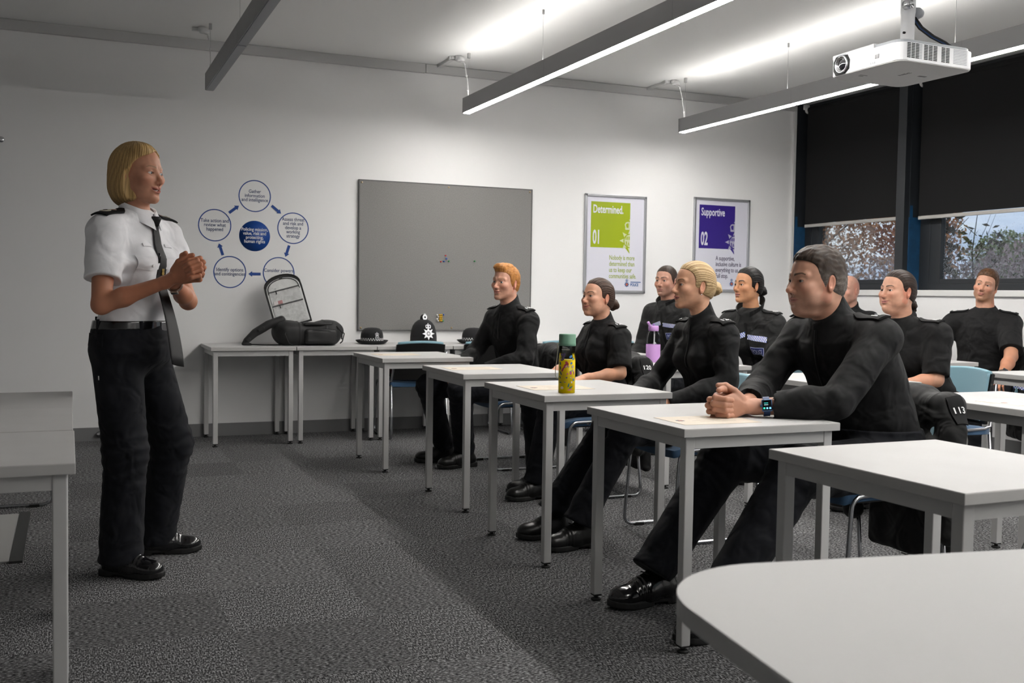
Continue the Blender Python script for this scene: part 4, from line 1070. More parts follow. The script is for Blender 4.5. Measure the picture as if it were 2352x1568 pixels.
def build_person(S):
    """S: dict of joint positions in world space (metres) plus looks; returns the top-level empty"""
    B = v3(S['base'][0], S['base'][1], 0); g = S.get('g', 1.0); fem = S.get('fem', 0)
    root = empty('person', tuple(B)); tag(root, S['label'], 'person', S.get('group'))
    hp = dict(HEAD0); hp.update(S['head']); H = v3(*S['H']); R = frame(S['face'], S.get('hup', (0, 0, 1))); sc = hp['s']
    F = nrm((*S['F'], 0)); RT = np.cross(F, (0, 0, 1))             # RT: the figure's right
    J = S['J']; side = nrm(v3(*J['shR']) - v3(*J['shL'])); nb = v3(*J['neck']); pv = v3(*J['pelvis'])
    jaw0 = H + R @ v3(0, -.028, -.065) * sc
    ts = [-.06, .0, .14, .38, .62, .80, .92, 1.0]
    if fem: Ws = [.150, .168, .172, .140, .150, .158, .130, .060]; Ds = [.110, .118, .115, .098, .105, .098, .080, .055]
    else: Ws = [.150, .160, .162, .155, .168, .176, .150, .068]; Ds = [.110, .115, .112, .110, .118, .112, .090, .060]
    gw = S.get('gw', g); gd = S.get('gd', g); belly = S.get('belly', 0)
    Ws = [w * gw for w in Ws]; Ds = [d * gd * (1 + belly * math.exp(-((t - .30) / .25) ** 2)) for d, t in zip(Ds, ts)]
    ag = S.get('ag', g)
    fwd_t = np.cross(side, nrm(nb - pv)); fwd_t = nrm(fwd_t) * (1 if (np.cross(side, nrm(nb - pv)) @ F) > 0 else -1)
    def torso(P, off):
        d = lofted(P, pv, nb, side, ts, [w + off for w in Ws], [x + off for x in Ds], S.get('bend', 0))
        if fem:
            for s in (-1, 1):
                c = pv + (nb - pv) * .66 + side * s * .072 + fwd_t * (.070 * gd)
                d = smin(d, ell(P, c, (.060 + off, .060 + off, .062 + off)), .05)
        for s in ('L', 'R'):
            d = smin(d, rcone(P, nb - v3(0, 0, .02), v3(*J['sh' + s]) + v3(0, 0, .006), .052 * g + off, .041 * g + off), .04)
        return d
    def arm(P, s, off, r=(.056, .045, .043, .031), upto=None):
        sh, el, wr = v3(*J['sh' + s]), v3(*J['el' + s]), v3(*J['wr' + s])
        r = [x * ag for x in r]
        if upto is not None:
            e = sh + (el - sh) * upto; d = rcone(P, sh, e, r[0] + off, r[1] * .2 + r[0] * .8 + off)
            return smax(d, (P - e.astype(F32)) @ nrm(el - sh).astype(F32), .006)
        d = rcone(P, sh, el, r[0] + off, r[1] + off)
        m_ = el + (wr - el) * .35
        d = smin(d, rcone(P, el, m_, r[2] + off, r[2] * 1.02 + off), .015)
        return smin(d, rcone(P, m_, wr, r[2] * 1.0 + off, r[3] + off), .02)
    def legs(P, off, r=(.088, .066, .060, .046), ext=0.0):
        d = ell(P, pv + v3(0, 0, .02), (.155 * gw + off, .155 * gw + off, .115 + off))
        for s in ('L', 'R'):
            hi, kn, an = v3(*J['hip' + s]), v3(*J['kn' + s]), v3(*J['an' + s])
            d = smin(d, rcone(P, hi, kn, r[0] * ag + off, r[1] * ag + off), .05)
            an = an + nrm(an - kn) * ext
            d = smin(d, rcone(P, kn, an, r[2] * ag + off, r[3] + off), .03)
        return d
    # --- body (head, neck, arms, hands and the hidden core: one skin)
    hands = S.get('hands', {})
    def headf(P):
        q = (P - H.astype(F32)); r = np.sqrt((q * q).sum(1)); d = r - .16 * sc; m_ = r < .235
        if m_.any(): d[m_] = head_local(q[m_] @ R / sc, hp) * sc
        return d
    def body(P):
        d = smin(headf(P), rcone(P, jaw0, nb + v3(0, 0, .01), .0565 * sc * S.get('nk', 1), .060 * g), .022)
        d = smin(d, torso(P, -.016), .03); d = smin(d, legs(P, -.018), .03)
        for s in ('L', 'R'): d = smin(d, arm(P, s, -.006), .02)
        for hd in hands.values():
            q = P - A(*hd['o']); m_ = (q * q).sum(1) < .045
            if m_.any():
                X = (q[m_] @ hd['R'].astype(F32)) / hd.get('s', 1)
                d[m_] = smin(d[m_], (clasp_local(X) if hd.get('clasp') else hand_local(X, hd.get('curl', (25, 35, 20)), hd.get('spread', 1), hd.get('thumb', (.55, .75, -.35)), hd.get('side', 1))) * hd.get('s', 1), .010)
        return d
    pts = np.array([v3(*J[k]) for k in J if k[:3] != 'toe'] + [H]); lo = pts.min(0) - .26; hi = pts.max(0) + .26
    boxes = [(H - .235 * sc, H + .235 * sc)]
    for hd in hands.values():
        c = np.array(hd['o']) + hd['R'] @ np.array(hd.get('c', (0, .07, 0))); boxes.append((c - hd.get('half', .145), c + hd.get('half', .145), hd.get('v', .0024)))
    boxes[0][0][2] = max(boxes[0][0][2], nb[2] - .02)
    hv = S.get('hv', .0024)
    parts = []
    for i, (a, b, *_) in enumerate(boxes): parts.append(mesh_sdf(body, a, b, hv if i == 0 else boxes[i][2] if len(boxes[i]) > 2 else .0024, 1))
    def covered(X):
        m_ = np.zeros(len(X), bool)
        for a, b, *_ in boxes: m_ |= ((X > a + .006) & (X < b - .006)).all(1)
        return m_
    parts.append(mesh_sdf(body, lo, hi, .009, 1, cut=covered))
    # keep only closed-by-neighbour surfaces: fine boxes are open where the body leaves them
    V, Q = merge_vq(parts)
    col = head_color((V - H.astype(F32)) @ R / sc, hp)
    far = np.sqrt(((V - H.astype(F32)) ** 2).sum(1)) > .20 * sc
    sk = np.array(S.get('armskin', hp['skin'])); col[far] = sk * (1 + .10 * waves(V[far], 60, 3, 4)[:, None])
    for hd in hands.values():
        q = V - A(*hd['o']); m_ = ((q * q).sum(1) < .04) & far
        kk = waves(V, 220, 4, 4)[m_][:, None]; col[m_] = col[m_] * np.array((1.0, .93, .90)) * (1 + .06 * kk)
    vq_object('body', V - B.astype(F32), Q, M_SKIN, root, np.clip(col, 0, 1))
    hr = root
    gz = S.get('gaze', (0, 1, 0))
    for s in (-1, 1):
        e = make_eye('eye', (s * .0315 * hp['wide'], .0700, 0), gz, hp['iris'], hr, s=sc, R=R); e.location = tuple(H - B)
    if hp['open'] > .05:
        q = MB(); G = []
        for j in range(5):
            G.append([Vector(R @ v3(x, .0835 - 6.5 * x * x - .004, -.0650 - .0022 * j + .0085 * hp['smile'] * (x / .026) ** 2) * sc) for x in [(-.020 + .040 * i / 12) * (1 + .2 * hp['smile']) for i in range(13)]])
        q.grid(G); q.grid([[p - Vector(R[:, 1]) * .004 for p in r][::-1] for r in G]); q.done('teeth', M_TEETH, hr, loc=tuple(H - B))
    st = S.get('hair')
    if st:
        st['wide'] = max(hp['wide'], .985)
        V, Q = mesh_sdf(lambda P: hair_local(P, st), (-.135, -.21, -.19), (.135, .15, .18), .0026)
        vq_object('hair', ((V * sc) @ R.T.astype(F32)), Q, M_HAIR, hr, hair_color(V, st), loc=tuple(H - B))
    # --- clothes
    tk = S['top']; M = {'fleece': M_BLACK, 'polo': M_POLO, 'jacket': M_SOFTSHELL, 'shirt': M_WHITECOT}[tk['m']]
    off = tk.get('off', .010); slv = tk.get('sleeve'); wk = tk.get('wr', 1.5)
    ct = jaw0 - nb; cax = nrm(ct)
    def folds(P):
        w = .0040 * waves(P, 24, S.get('seed', 1), 5, (1, 1, .7)) + .0020 * waves(P, 62, S.get('seed', 1) + 7, 4, (.7, .7, 1.2))
        for s in ('L', 'R'):
            el = v3(*J['el' + s]); sh = v3(*J['sh' + s]); ax = nrm(el - sh)
            q = P - el.astype(F32); r2 = (q * q).sum(1)
            w += .0065 * np.exp(-r2 / .011) * waves(q, 62, S.get('seed', 1) + 3, 4, (1, 1, 1.3))
            q = P - (sh + F * .04 - v3(0, 0, .07)).astype(F32); r2 = (q * q).sum(1)
            w += .0060 * np.exp(-r2 / .014) * waves(q, 50, S.get('seed', 1) + 5, 4, (.5, .5, 1.5))
        q = P - (pv + (nb - pv) * .22).astype(F32); t = q @ nrm(nb - pv).astype(F32)
        w += .0070 * np.exp(-(t / .095) ** 2) * waves(q, 38, S.get('seed', 1) + 9, 4, (.6, .6, 1.6))
        return wk * w
    hem = tk.get('hem', -.02)
    def topf(P, col_=True):
        d = torso(P, off)
        ax = nrm(nb - pv); d = smax(d, -((P - (pv + (nb - pv) * hem).astype(F32)) @ ax.astype(F32)), .01)
        for s in ('L', 'R'): d = smin(d, arm(P, s, off + (.002 if slv is None else .007), upto=slv), .05)
        if slv is None:
            for s in ('L', 'R'):
                el, wr = v3(*J['el' + s]), v3(*J['wr' + s]); ax2 = nrm(wr - el)
                cut_ = (P - (wr - ax2 * tk.get('cuff', .012)).astype(F32)) @ ax2.astype(F32)
                near = ((P - wr.astype(F32)) ** 2).sum(1) < .014
                d = np.where(near, smax(d, cut_, .004), d)
        d = d + folds(P)
        ch = tk.get('collar', .05)
        if ch:
            a = nb + cax * .0; top = nb + cax * (ch + .045)
            c = rcone(P, a, top, .072 * g, .0600 * sc * S.get('nk', 1) + .004 + tk.get('cflare', 0))
            nn = nrm(cax + F * tk.get('ctilt', .5))
            top = nb + cax * (ch + .004)
            c = smax(c, (P - top.astype(F32)) @ nn.astype(F32), .006)
            if tk.get('open'):                                      # collar standing open at the throat
                wq = P - (nb + F * .10 + v3(0, 0, .04)).astype(F32)
                c = smax(c, -(np.abs(wq @ side.astype(F32)) * -1 + .028 + .32 * np.clip(wq[:, 2] + .02, -.06, .2)) if False else c, .004)
            d = smin(d, c, .012)
        return d
    tl = pts.min(0) - .2; th_ = pts.max(0) + .2; tl[2] = min(pv[2], J['wrL'][2], J['wrR'][2]) - .16; th_[2] = nb[2] + .16
    armpts = np.array([J[k] for k in ('shL', 'shR', 'elL', 'elR', 'wrL', 'wrR', 'neck', 'pelvis')])
    tl[:2] = armpts.min(0)[:2] - .22; th_[:2] = armpts.max(0)[:2] + .22
    V, Q = mesh_sdf(topf, tl, th_, S.get('tv', .0058), 1)
    top_o = vq_object(tk['name'], V - B.astype(F32), Q, M, root)
    tr = S.get('trousers', (.094, .074, .072, .066))
    def trf(P):
        ext = S.get('ext', .04); d = smin(legs(P, .004, tr, ext), torso(P, off + S.get('waist', .006)), .03)
        for s in ('L', 'R'):
            an, kn = v3(*J['an' + s]), v3(*J['kn' + s]); ax = nrm(an - kn)
            an = an + ax * ext; near = ((P - an.astype(F32)) ** 2).sum(1) < .03
            d = np.where(near, smax(d, (P - an.astype(F32)) @ ax.astype(F32), .004), d)
            q = P - kn.astype(F32); w = np.exp(-(q * q).sum(1) / .018)
            d = d + .0035 * w * np.sin((q @ ax.astype(F32)) * 130 + 2 * np.sin(q[:, 0] * 30))
            q = P - an.astype(F32); w = np.exp(-(q * q).sum(1) / .02); d = d + .004 * w * np.sin((q @ ax.astype(F32)) * 75 + 2 * np.sin(q[:, 0] * 25))
        d = smax(d, P[:, 2] - (pv[2] + S.get('rise', .12)), .006)
        return d + .002 * waves(P, 30, 21, 5) + .0008 * waves(P, 90, 22, 4)
    lp_ = np.array([J[k] for k in J if k[:2] in ('hi', 'kn', 'an') or k == 'pelvis'])
    V, Q = mesh_sdf(trf, lp_.min(0) - .24, lp_.max(0) + .24, S.get('lv', .0085), 1)
    tro = vq_object('trousers', V - B.astype(F32), Q, M_TROUS, root)
    # --- footwear
    for s in ('L', 'R'):
        an = v3(*J['an' + s]); td = nrm((*J['toe' + s][:2], 0)); Rf = frame(td); o0 = v3(an[0], an[1], 0) ; fs = S.get('foot', 1.0); hi_ = S.get('boot', True); tz = J['toe' + s][2] if len(J['toe' + s]) > 2 else 0
        def bootf(P):
            q = (P - o0.astype(F32)) @ Rf / fs; zz = q[:, 2]
            d = rcone(q, (0, -.045, .052), (0, .05, .050), .042, .046)
            d = smin(d, rcone(q, (0, .05, .046), (.004 if s == 'R' else -.004, .150, .036), .044, .034), .03)
            d = smin(d, ell(q, (0, .135, .040), (.046, .060, .033)), .02)
            d = smin(d, rcone(q, (0, -.028, .06), (0, -.012, .17 if hi_ else .10), .044, .046 if hi_ else .040), .03)
            d = smin(d, rcone(q, (0, .03, .075), (0, .075, .060), .034, .030), .03)
            d = smax(d, -(zz - .016), .004)
            d = d + .0012 * np.exp(-((q[:, 1] - .085) / .02) ** 2) * np.sin(q[:, 1] * 420)
            return d * fs
        def solef(P):
            q = (P - o0.astype(F32)) @ Rf / fs; zz = q[:, 2]; y = q[:, 1]
            w = np.interp(y, [-.095, -.085, -.04, .03, .11, .16, .19, .205], [.010, .036, .041, .037, .049, .043, .027, .008]).astype(F32)
            d2 = np.maximum(np.abs(q[:, 0]) - w, np.maximum(-.092 - y, y - .200))
            zt = np.where(y < -.02, .030, .026) + .0; zb = np.where((y > -.02) & (y < .035), .010, 0) + np.clip(y - .13, 0, 1) * .16
            d = smax(d2, np.maximum(zz - zt - np.clip(y - .13, 0, 1) * .12, zb - zz), .004)
            return d * fs
        lo_ = o0 + v3(-.26, -.26, -.01); hh = o0 + v3(.26, .26, .26)
        V, Q = mesh_sdf(bootf, lo_, hh, S.get('bv', .005), 1)
        bo = vq_object('boot' if hi_ else 'shoe', V - B.astype(F32), Q, M_LEATHER if S.get('shine') else M_BOOT, root)
        V, Q = mesh_sdf(solef, lo_, hh, S.get('bv', .005), 1)
        vq_object('sole', V - B.astype(F32), Q, M_SOLE, bo)
        q = MB()
        for k in range(5 if hi_ else 3):
            z0 = .098 + .017 * k; y0 = .070 - .016 * k if hi_ else .075 - .016 * k; z0 = z0 if hi_ else .088 + .008 * k
            p = [Vector(Rf @ v3(x, y0 - abs(x) * .55 + .012, z0 - abs(x) * .35 + .004) * fs + o0 - B) for x in (-.022, -.008, .008, .022)]
            q.tube(p, .0028, 6)
        q.done('lace', M_LACE, bo)
    out = Person(); out.root = root; out.f = lambda P: topf(P); out.B = B; out.J = J; out.side = side; out.fw = fwd_t; out.F = F; out.nb = nb; out.pv = pv; out.top = top_o; out.body = body; out.g = g; out.torso = torso; out.tr = trf; out.trousers = tro; out.H = H; out.R = R; out.sc = sc; out.off = off
    # --- epaulettes
    ep = S.get('epau')
    if ep:
        for s in ('L', 'R'):
            sh = v3(*J['sh' + s]); ax = sh - nb; ax = nrm(ax); c = nb + (sh - nb) * .72; upd = nrm(v3(0, 0, 1) - ax * ax[2] + F * .10)
            rt = nrm(np.cross(upd, ax))
            tap = lambda u, v: (u * (1.0 if v < .55 else 1 - .45 * (v - .55) / .45), v)
            e = patch('epaulette', topf, B, c, rt, -ax, upd, .058, .125, .003, .005, tk.get('em', M_EPAU), root, 8, 14, shape=tap)
            patch('epaulette_loop', topf, B, c + ax * .052, rt, -ax, upd, .066, .016, .0085, .003, tk.get('em', M_EPAU), e, 8, 3)
            if ep != '-':
                number('shoulder_number', ep, topf, B, c + ax * .030, rt, -ax, upd, .034, .0118, M_WHITE_EMB, e)
    # --- zip placket
    if tk.get('zip'):
        L = tk['zip']; axd = nrm(nb - pv); c = nb + fwd_t * .10 - axd * (L / 2 + .0)
        patch('zip_placket', topf, B, c, side, axd, fwd_t, .020, L, .0006, .002, tk.get('zm', M_EPAU), root, 3, 20)
        patch('zip', topf, B, c, side, axd, fwd_t, .005, L, .0024, .0014, mat('zip_teeth', (.015, .015, .016), .35), root, 2, 20)
    return out
def seated(H, seat, face, F=(-1, 0), g=1.0, wsh=.178, drop_=.0, lean=0, neckback=.030, knees=None, feet=None, arms=None, sit=.53):
    """joint set for someone on a chair facing F; H = head centre, seat = (x, y) under the pelvis"""
    H = v3(*H); Fv = nrm((*F, 0)); RT = np.cross(Fv, (0, 0, 1)); fh = nrm((face[0], face[1], 0))
    nb = H - fh * .030 * .6 - Fv * neckback + v3(0, 0, -.175 - drop_); pv = v3(seat[0], seat[1], sit)
    J = dict(neck=tuple(nb), pelvis=tuple(pv))
    for s, k in (('R', 1), ('L', -1)):
        sh = nb + RT * k * wsh * g + v3(0, 0, -.076 * g) - Fv * .012
        J['sh' + s] = tuple(sh)
        el = sh + v3(0, 0, -.27) + Fv * .06 + RT * k * .045; wr = el + Fv * .20 - RT * k * .10 + v3(0, 0, -.07)
        J['el' + s] = tuple(el); J['wr' + s] = tuple(wr)
        hi = pv + RT * k * .095 * g + v3(0, 0, -.015); J['hip' + s] = tuple(hi)
        kn = pv + Fv * .44 + RT * k * (.13 if knees is None else knees) + v3(0, 0, -.015); J['kn' + s] = tuple(kn)
        an = v3(kn[0], kn[1], 0) + Fv * -.02 + v3(0, 0, .13); J['an' + s] = tuple(an); J['toe' + s] = tuple(Fv[:2] + RT[:2] * k * .12)
    if arms: J.update({k: tuple(v) for k, v in arms.items()})
    return J
# ------------------------------------------------------------------ things on tables and chairs
M_FELTB = mat('black_hat_felt', (.006, .006, .0075), .85, bump=.4, bscale=700, sheen=.05)
M_BADGE = mat('silver_badge', (.55, .56, .58), .28, metal=.8)
M_CHW = mat('white_band', (.72, .72, .72), .7)
def cyl_wrap(name, polys, r, m, par, th=.0006, a0=0, zc=0, prof=None):
    """polygons (s, z) bent round a vertical cylinder of radius r (or prof(z)); s is arc length, a0 the facing angle"""
    q = MB()
    for poly in polys:
        n = len(poly); f0 = []; f1 = []
        for s, z in poly:
            rr = prof(z + zc) if prof else r; a = a0 + s / r
            f1.append(q.bm.verts.new(((rr + th) * math.cos(a), (rr + th) * math.sin(a), z + zc))); f0.append(q.bm.verts.new(((rr - .001) * math.cos(a), (rr - .001) * math.sin(a), z + zc)))
        try:
            q.bm.faces.new(f1); q.bm.faces.new(f0[::-1])
            for k in range(n): q.bm.faces.new((f0[k], f0[(k + 1) % n], f1[(k + 1) % n], f1[k]))
        except ValueError: pass
    return q.done(name, m, par)
AC = -math.pi / 2 - .30                                            # facing the camera from the back wall
def bowler(x, y, rz, label, badge=True):
    r = empty('bowler_hat', (x, y, HT), rz)
    b = MB(); b.lathe([(.128, .026), (.131, .029), (.128, .031), (.112, .018), (.098, .013), (.090, .016), (.090, .060), (.087, .085), (.078, .108), (.060, .124), (.035, .131), (.0, .133)], n=48, sy=1.12, cap=False)
    b.lathe([(.128, .026), (.112, .010), (.098, .004), (.080, .003), (.0, .003)], n=48, sy=1.12, cap=False); b.done('felt_body', M_FELTB, r)
    q = MB(); q.mi = 0; nseg = 56
    for k in range(3):
        for i in range(nseg):
            q.mi = (i + k) % 2; a = [2 * math.pi * (i + t) / nseg for t in (0, 1)]; R_ = .0912
            P4 = [(R_ * math.cos(t), R_ * 1.12 * math.sin(t), z) for z in (.018 + .0105 * k, .018 + .0105 * (k + 1)) for t in a]
            vs4 = [q.bm.verts.new(p) for p in P4]; f = q.bm.faces.new((vs4[0], vs4[1], vs4[3], vs4[2])); f.material_index = q.mi
    q.done('chequered_hatband', [M_CHW, M_FELTB], r)
    if badge:
        o = MB(); o.prism([(.019 * math.cos(t) * .85, .019 * math.sin(t)) for t in [2 * math.pi * k / 28 for k in range(28)]], 0, .004)
        for p in crown_polys(.032, 0, .018): o.prism(p, 0, .004)
        bo = o.done('hat_badge', M_BADGE, r); bo.location = (.093 * math.cos(AC + .45 - rz), .093 * 1.12 * math.sin(AC + .45 - rz), .052); bo.rotation_euler = (math.radians(82), 0, AC + .45 - rz + math.pi / 2)
        i_ = MB(); i_.prism([(.011 * math.cos(t), .013 * math.sin(t)) for t in [2 * math.pi * k / 20 for k in range(20)]], .004, .0046); i_.done('badge_centre', M_FELTB, bo)
        i_ = MB(); i_.prism(star(6, .008, .004), .0046, .0056); i_.done('badge_device', M_BADGE, bo)
    return tag(r, label, 'hat', 'chequered police bowler hats')
bowler(2.245, 8.06, 0, 'black bowler hat with chequered band and badge, between the black bag and the chair')
bowler(3.12, 8.04, 1.2, 'black bowler hat with chequered band partly hidden behind the ginger-haired man', False)
def helmet(x, y):
    r = empty('police_helmet', (x, y, HT + .002))
    h = MB(); h.lathe([(.114, .0), (.117, .004), (.112, .012), (.107, .020), (.106, .060), (.100, .105), (.088, .145), (.070, .172), (.048, .190), (.028, .199), (.0, .201)], n=48, sy=1.2, cap=False); h.lathe([(.114, 0), (0, .0)], n=48, sy=1.2, cap=False); h.done('helmet_shell', M_FELTB, r)
    t = MB(); t.lathe([(.1165, .010), (.118, .014), (.1165, .019), (.110, .021)], n=48, sy=1.2, cap=False); t.done('brim_band', mat('tan_leather_band', (.38, .28, .18), .5), r)
    c = MB(); c.lathe([(.030, .190), (.031, .205), (.028, .222), (.018, .236), (0, .241)], (0, -.004, 0), n=28, cap=False); c.done('helmet_rosette', M_FELTB, r)
    a = AC + .30; dx, dy = math.cos(a), math.sin(a)
    pl = MB(); pl.prism([(.019 * math.cos(t), .023 * math.sin(t)) for t in [2 * math.pi * k / 28 for k in range(28)]], 0, .005)
    for p in crown_polys(.018, 0, .016): pl.prism(p, 0, .006)
    o = pl.done('rosette_badge', M_BADGE, r); o.location = (dx * .029, dy * .029, .216); o.rotation_euler = (math.radians(80), 0, a + math.pi / 2)
    m_ = MB(); m_.prism([(-.006, -.008), (.006, -.008), (.009, .002), (0, .010), (-.009, .002)], .005, .0056); m_.done('badge_device', M_FELTB, o)
    b = MB(); b.prism(star(8, .052, .028), 0, .004); b.prism([(.026 * math.cos(t), .030 * math.sin(t)) for t in [2 * math.pi * k / 28 for k in range(28)]], .004, .006)
    for p in crown_polys(.046, 0, .044): b.prism(p, 0, .005)
    o = b.done('helmet_badge', M_BADGE, r); o.location = (dx * .106, dy * .125, .085); o.rotation_euler = (math.radians(80), 0, a + math.pi / 2)
    i_ = MB(); i_.prism([(.017 * math.cos(t), .020 * math.sin(t)) for t in [2 * math.pi * k / 20 for k in range(20)]], .006, .0066); i_.done('badge_centre', mat('badge_dark_grey', (.20, .20, .21), .4, metal=.6), o)  # badge centre in a darker grey metal
    i_ = MB(); i_.prism(star(5, .011, .005), .0066, .0078); i_.done('badge_device', M_BADGE, o)
    return tag(r, 'tall black police helmet with silver star badge and rosette on the wall table', 'helmet')
helmet(2.675, 8.04)
lf = MB(); lf.box((0, 0, .0015), (.21, .148, .003)); tag(lf.done('leaflet', mat('lilac_paper', (.50, .42, .56), .7), loc=(3.08, 7.86, HT), rot=(0, 0, .2)), 'pale lilac leaflet in front of the half-hidden bowler hat', 'leaflet')
# ---- black bag with its pale lid standing open
def backpack():
    X, Y = 1.70, 7.99; r = empty('backpack', (X, Y, HT))
    MN = mat('black_nylon', (.0075, .0075, .008), .6, bump=.6, bscale=600, sheen=.05); MR = mat('black_nylon_ribbed', (.012, .012, .0125), .5, bump=.5, bscale=300)
    def bagf(P):
        d = rbox(P, (0, 0, .085), (.235, .165, .085), .065)
        d = smin(d, ell(P, (.16, -.03, .11), (.12, .13, .085)), .05); d = smin(d, ell(P, (-.15, -.02, .10), (.12, .14, .09)), .05)
        d = smax(d, -P[:, 2], .01)
        d = d + .006 * waves(P, 16, 3, 5) + .0025 * waves(P, 50, 4, 5)
        return d - .0035 * np.exp(-((np.abs(P[:, 0] - .02) - .10) / .006) ** 2)
    V, Q = mesh_sdf(bagf, (-.34, -.26, -.02), (.34, .26, .26), .006); vq_object('bag_body', V, Q, MN, r)
    def pk(P): return smax(rbox(P, (.075, -.165, .072), (.125, .030, .058), .028) + .002 * waves(P, 60, 5, 4), -P[:, 2], .004)
    V, Q = mesh_sdf(pk, (-.1, -.24, -.01), (.26, -.08, .16), .005); p_ = vq_object('front_pocket', V, Q, MR, r)
    z_ = MB(); z_.tube([(.075 + .118 * math.cos(t), -.197 + .012 * abs(math.cos(t)), .075 + .048 * math.sin(t)) for t in [math.pi * k / 16 for k in range(17)]], .004, 6); z_.done('pocket_zip', mat('zip_teeth', (.015, .015, .016), .35), p_)
    def flap(P): return rbox(P, (.06, -.10, .165), (.11, .055, .014), .012) + .003 * waves(P, 40, 6, 4)
    V, Q = mesh_sdf(flap, (-.1, -.2, .12), (.22, .0, .22), .005); vq_object('carry_handle', V, Q, MR, r)
    def strap(P):
        d = chain(P, [A(-.20, -.02, .19), A(-.30, -.03, .155), A(-.40, -.04, .095), A(-.465, -.05, .035), A(-.49, -.06, .012), A(-.44, -.07, .008)], [.034, .034, .031, .024, .014, .012]) + .003 * waves(P, 45, 8, 4)
        return smax(d, np.abs(P[:, 1] + .035) - .045, .01)
    V, Q = mesh_sdf(strap, (-.56, -.15, -.01), (-.12, .1, .27), .005); s_ = vq_object('shoulder_strap', V, Q, MN, r)
    b = MB(); b.box((-.36, -.075, .125), (.05, .012, .022), rot=Matrix.Rotation(-.5, 3, 'Y'), bev=.003); b.box((-.455, -.085, .045), (.03, .01, .02), rot=Matrix.Rotation(-.8, 3, 'Y'), bev=.003); b.done('buckle', M_SHELL, s_)
    for k, pts in enumerate(([(.23, -.10, .14), (.27, -.12, .09), (.255, -.12, .03), (.24, -.11, .015)], [(.20, -.16, .15), (.24, -.18, .10), (.235, -.18, .05)], [(-.16, -.14, .16), (-.20, -.17, .09), (-.17, -.17, .02), (-.14, -.16, .006)], [(-.44, -.08, .008), (-.33, -.10, .005), (-.22, -.10, .006), (-.20, -.1, .03)])):
        MB().tube(pts, .005, 6).done('loose_strap', MN, r)
    # lid: pale lining facing the room, black edge, two mesh pockets with zips
    L = empty('lid', (-.10, .04, .165)); L.parent = r; L.rotation_euler = (math.radians(-8), math.radians(-16), math.radians(6))
    bpy.data.objects.remove(L)
    T = Matrix.Translation((-.085, .06, .15)) @ Matrix.Rotation(math.radians(-15), 4, 'Y') @ Matrix.Rotation(math.radians(82), 4, 'X')
    w, h = .285, .405
    out = [(-w / 2, 0), (w / 2, 0)] + [(w / 2, h * .72)] + [(w / 2 * math.cos(t), h * .76 + h * .24 * math.sin(t) ** .8) for t in [math.pi * k / 14 for k in range(1, 14)]] + [(-w / 2, h * .72)]
    q = MB(); q.prism(out, -.022, .0, M=T); lid = q.done('lid', MN, r)
    ins = lambda k: [(x * k, .012 + (y - .012) * k if y > .01 else .012) for x, y in out]
    q = MB(); q.prism(ins(.94), -.002, .003, M=T); q.done('lid_lining', mat('pale_grey_lining', (.60, .61, .60), .75, bump=.4, bscale=120, var=.08, vscale=25), lid)
    q = MB(); q.tube([T @ Vector((x, y, 0)) for x, y in out], .006, 6, closed=True); q.done('lid_edge', MN, lid)
    MZ = mat('zip_teeth', (.015, .015, .016), .35); MM = mat('grey_mesh_pocket', (.50, .51, .505), .6, bump=.5, bscale=160, var=.15, vscale=40)
    for y0, y1 in ((.02, .172), (.185, .285)):
        q = MB(); q.prism([(-w * .42, y0), (w * .42, y0), (w * .42, y1), (-w * .42, y1)], .003, .007, M=T); pkt = q.done('mesh_pocket', MM, lid)
        q = MB(); q.prism([(-w * .43, y1), (w * .43, y1 + .002), (w * .43, y1 + .012), (-w * .43, y1 + .009)], .004, .010, M=T); q.tube([T @ Vector((-w * .22, y1 + .004, .011)), T @ Vector((-w * .22, y1 - .02, .012))], .0028, 6); q.done('pocket_zip', MZ, pkt)
    q = MB(); q.tube([T @ Vector((x * .86, y * .90 + .01, .005)) for x, y in out[2:]], .0035, 6); q.done('lining_piping', MZ, lid)
    q = MB(); q.prism([(-.012, h * .93), (.014, h * .93), (.014, h * .955), (-.012, h * .955)], .002, .006, M=T); q.done('hang_loop', MZ, lid)
    for k, (x0, cc) in enumerate(((-.105, (.62, .58, .58)), (-.070, (.42, .20, .20)))):
        q = MB(); q.prism([(x0, .186), (x0 + .034, .186), (x0 + .034, .212), (x0, .212)], .007, .010, M=T); q.done('card_in_pocket', mat('card_%d' % k, cc, .5), lid)
    return tag(r, 'black backpack on the wall tables with its pale grey lid standing open against the wall', 'bag')
backpack()
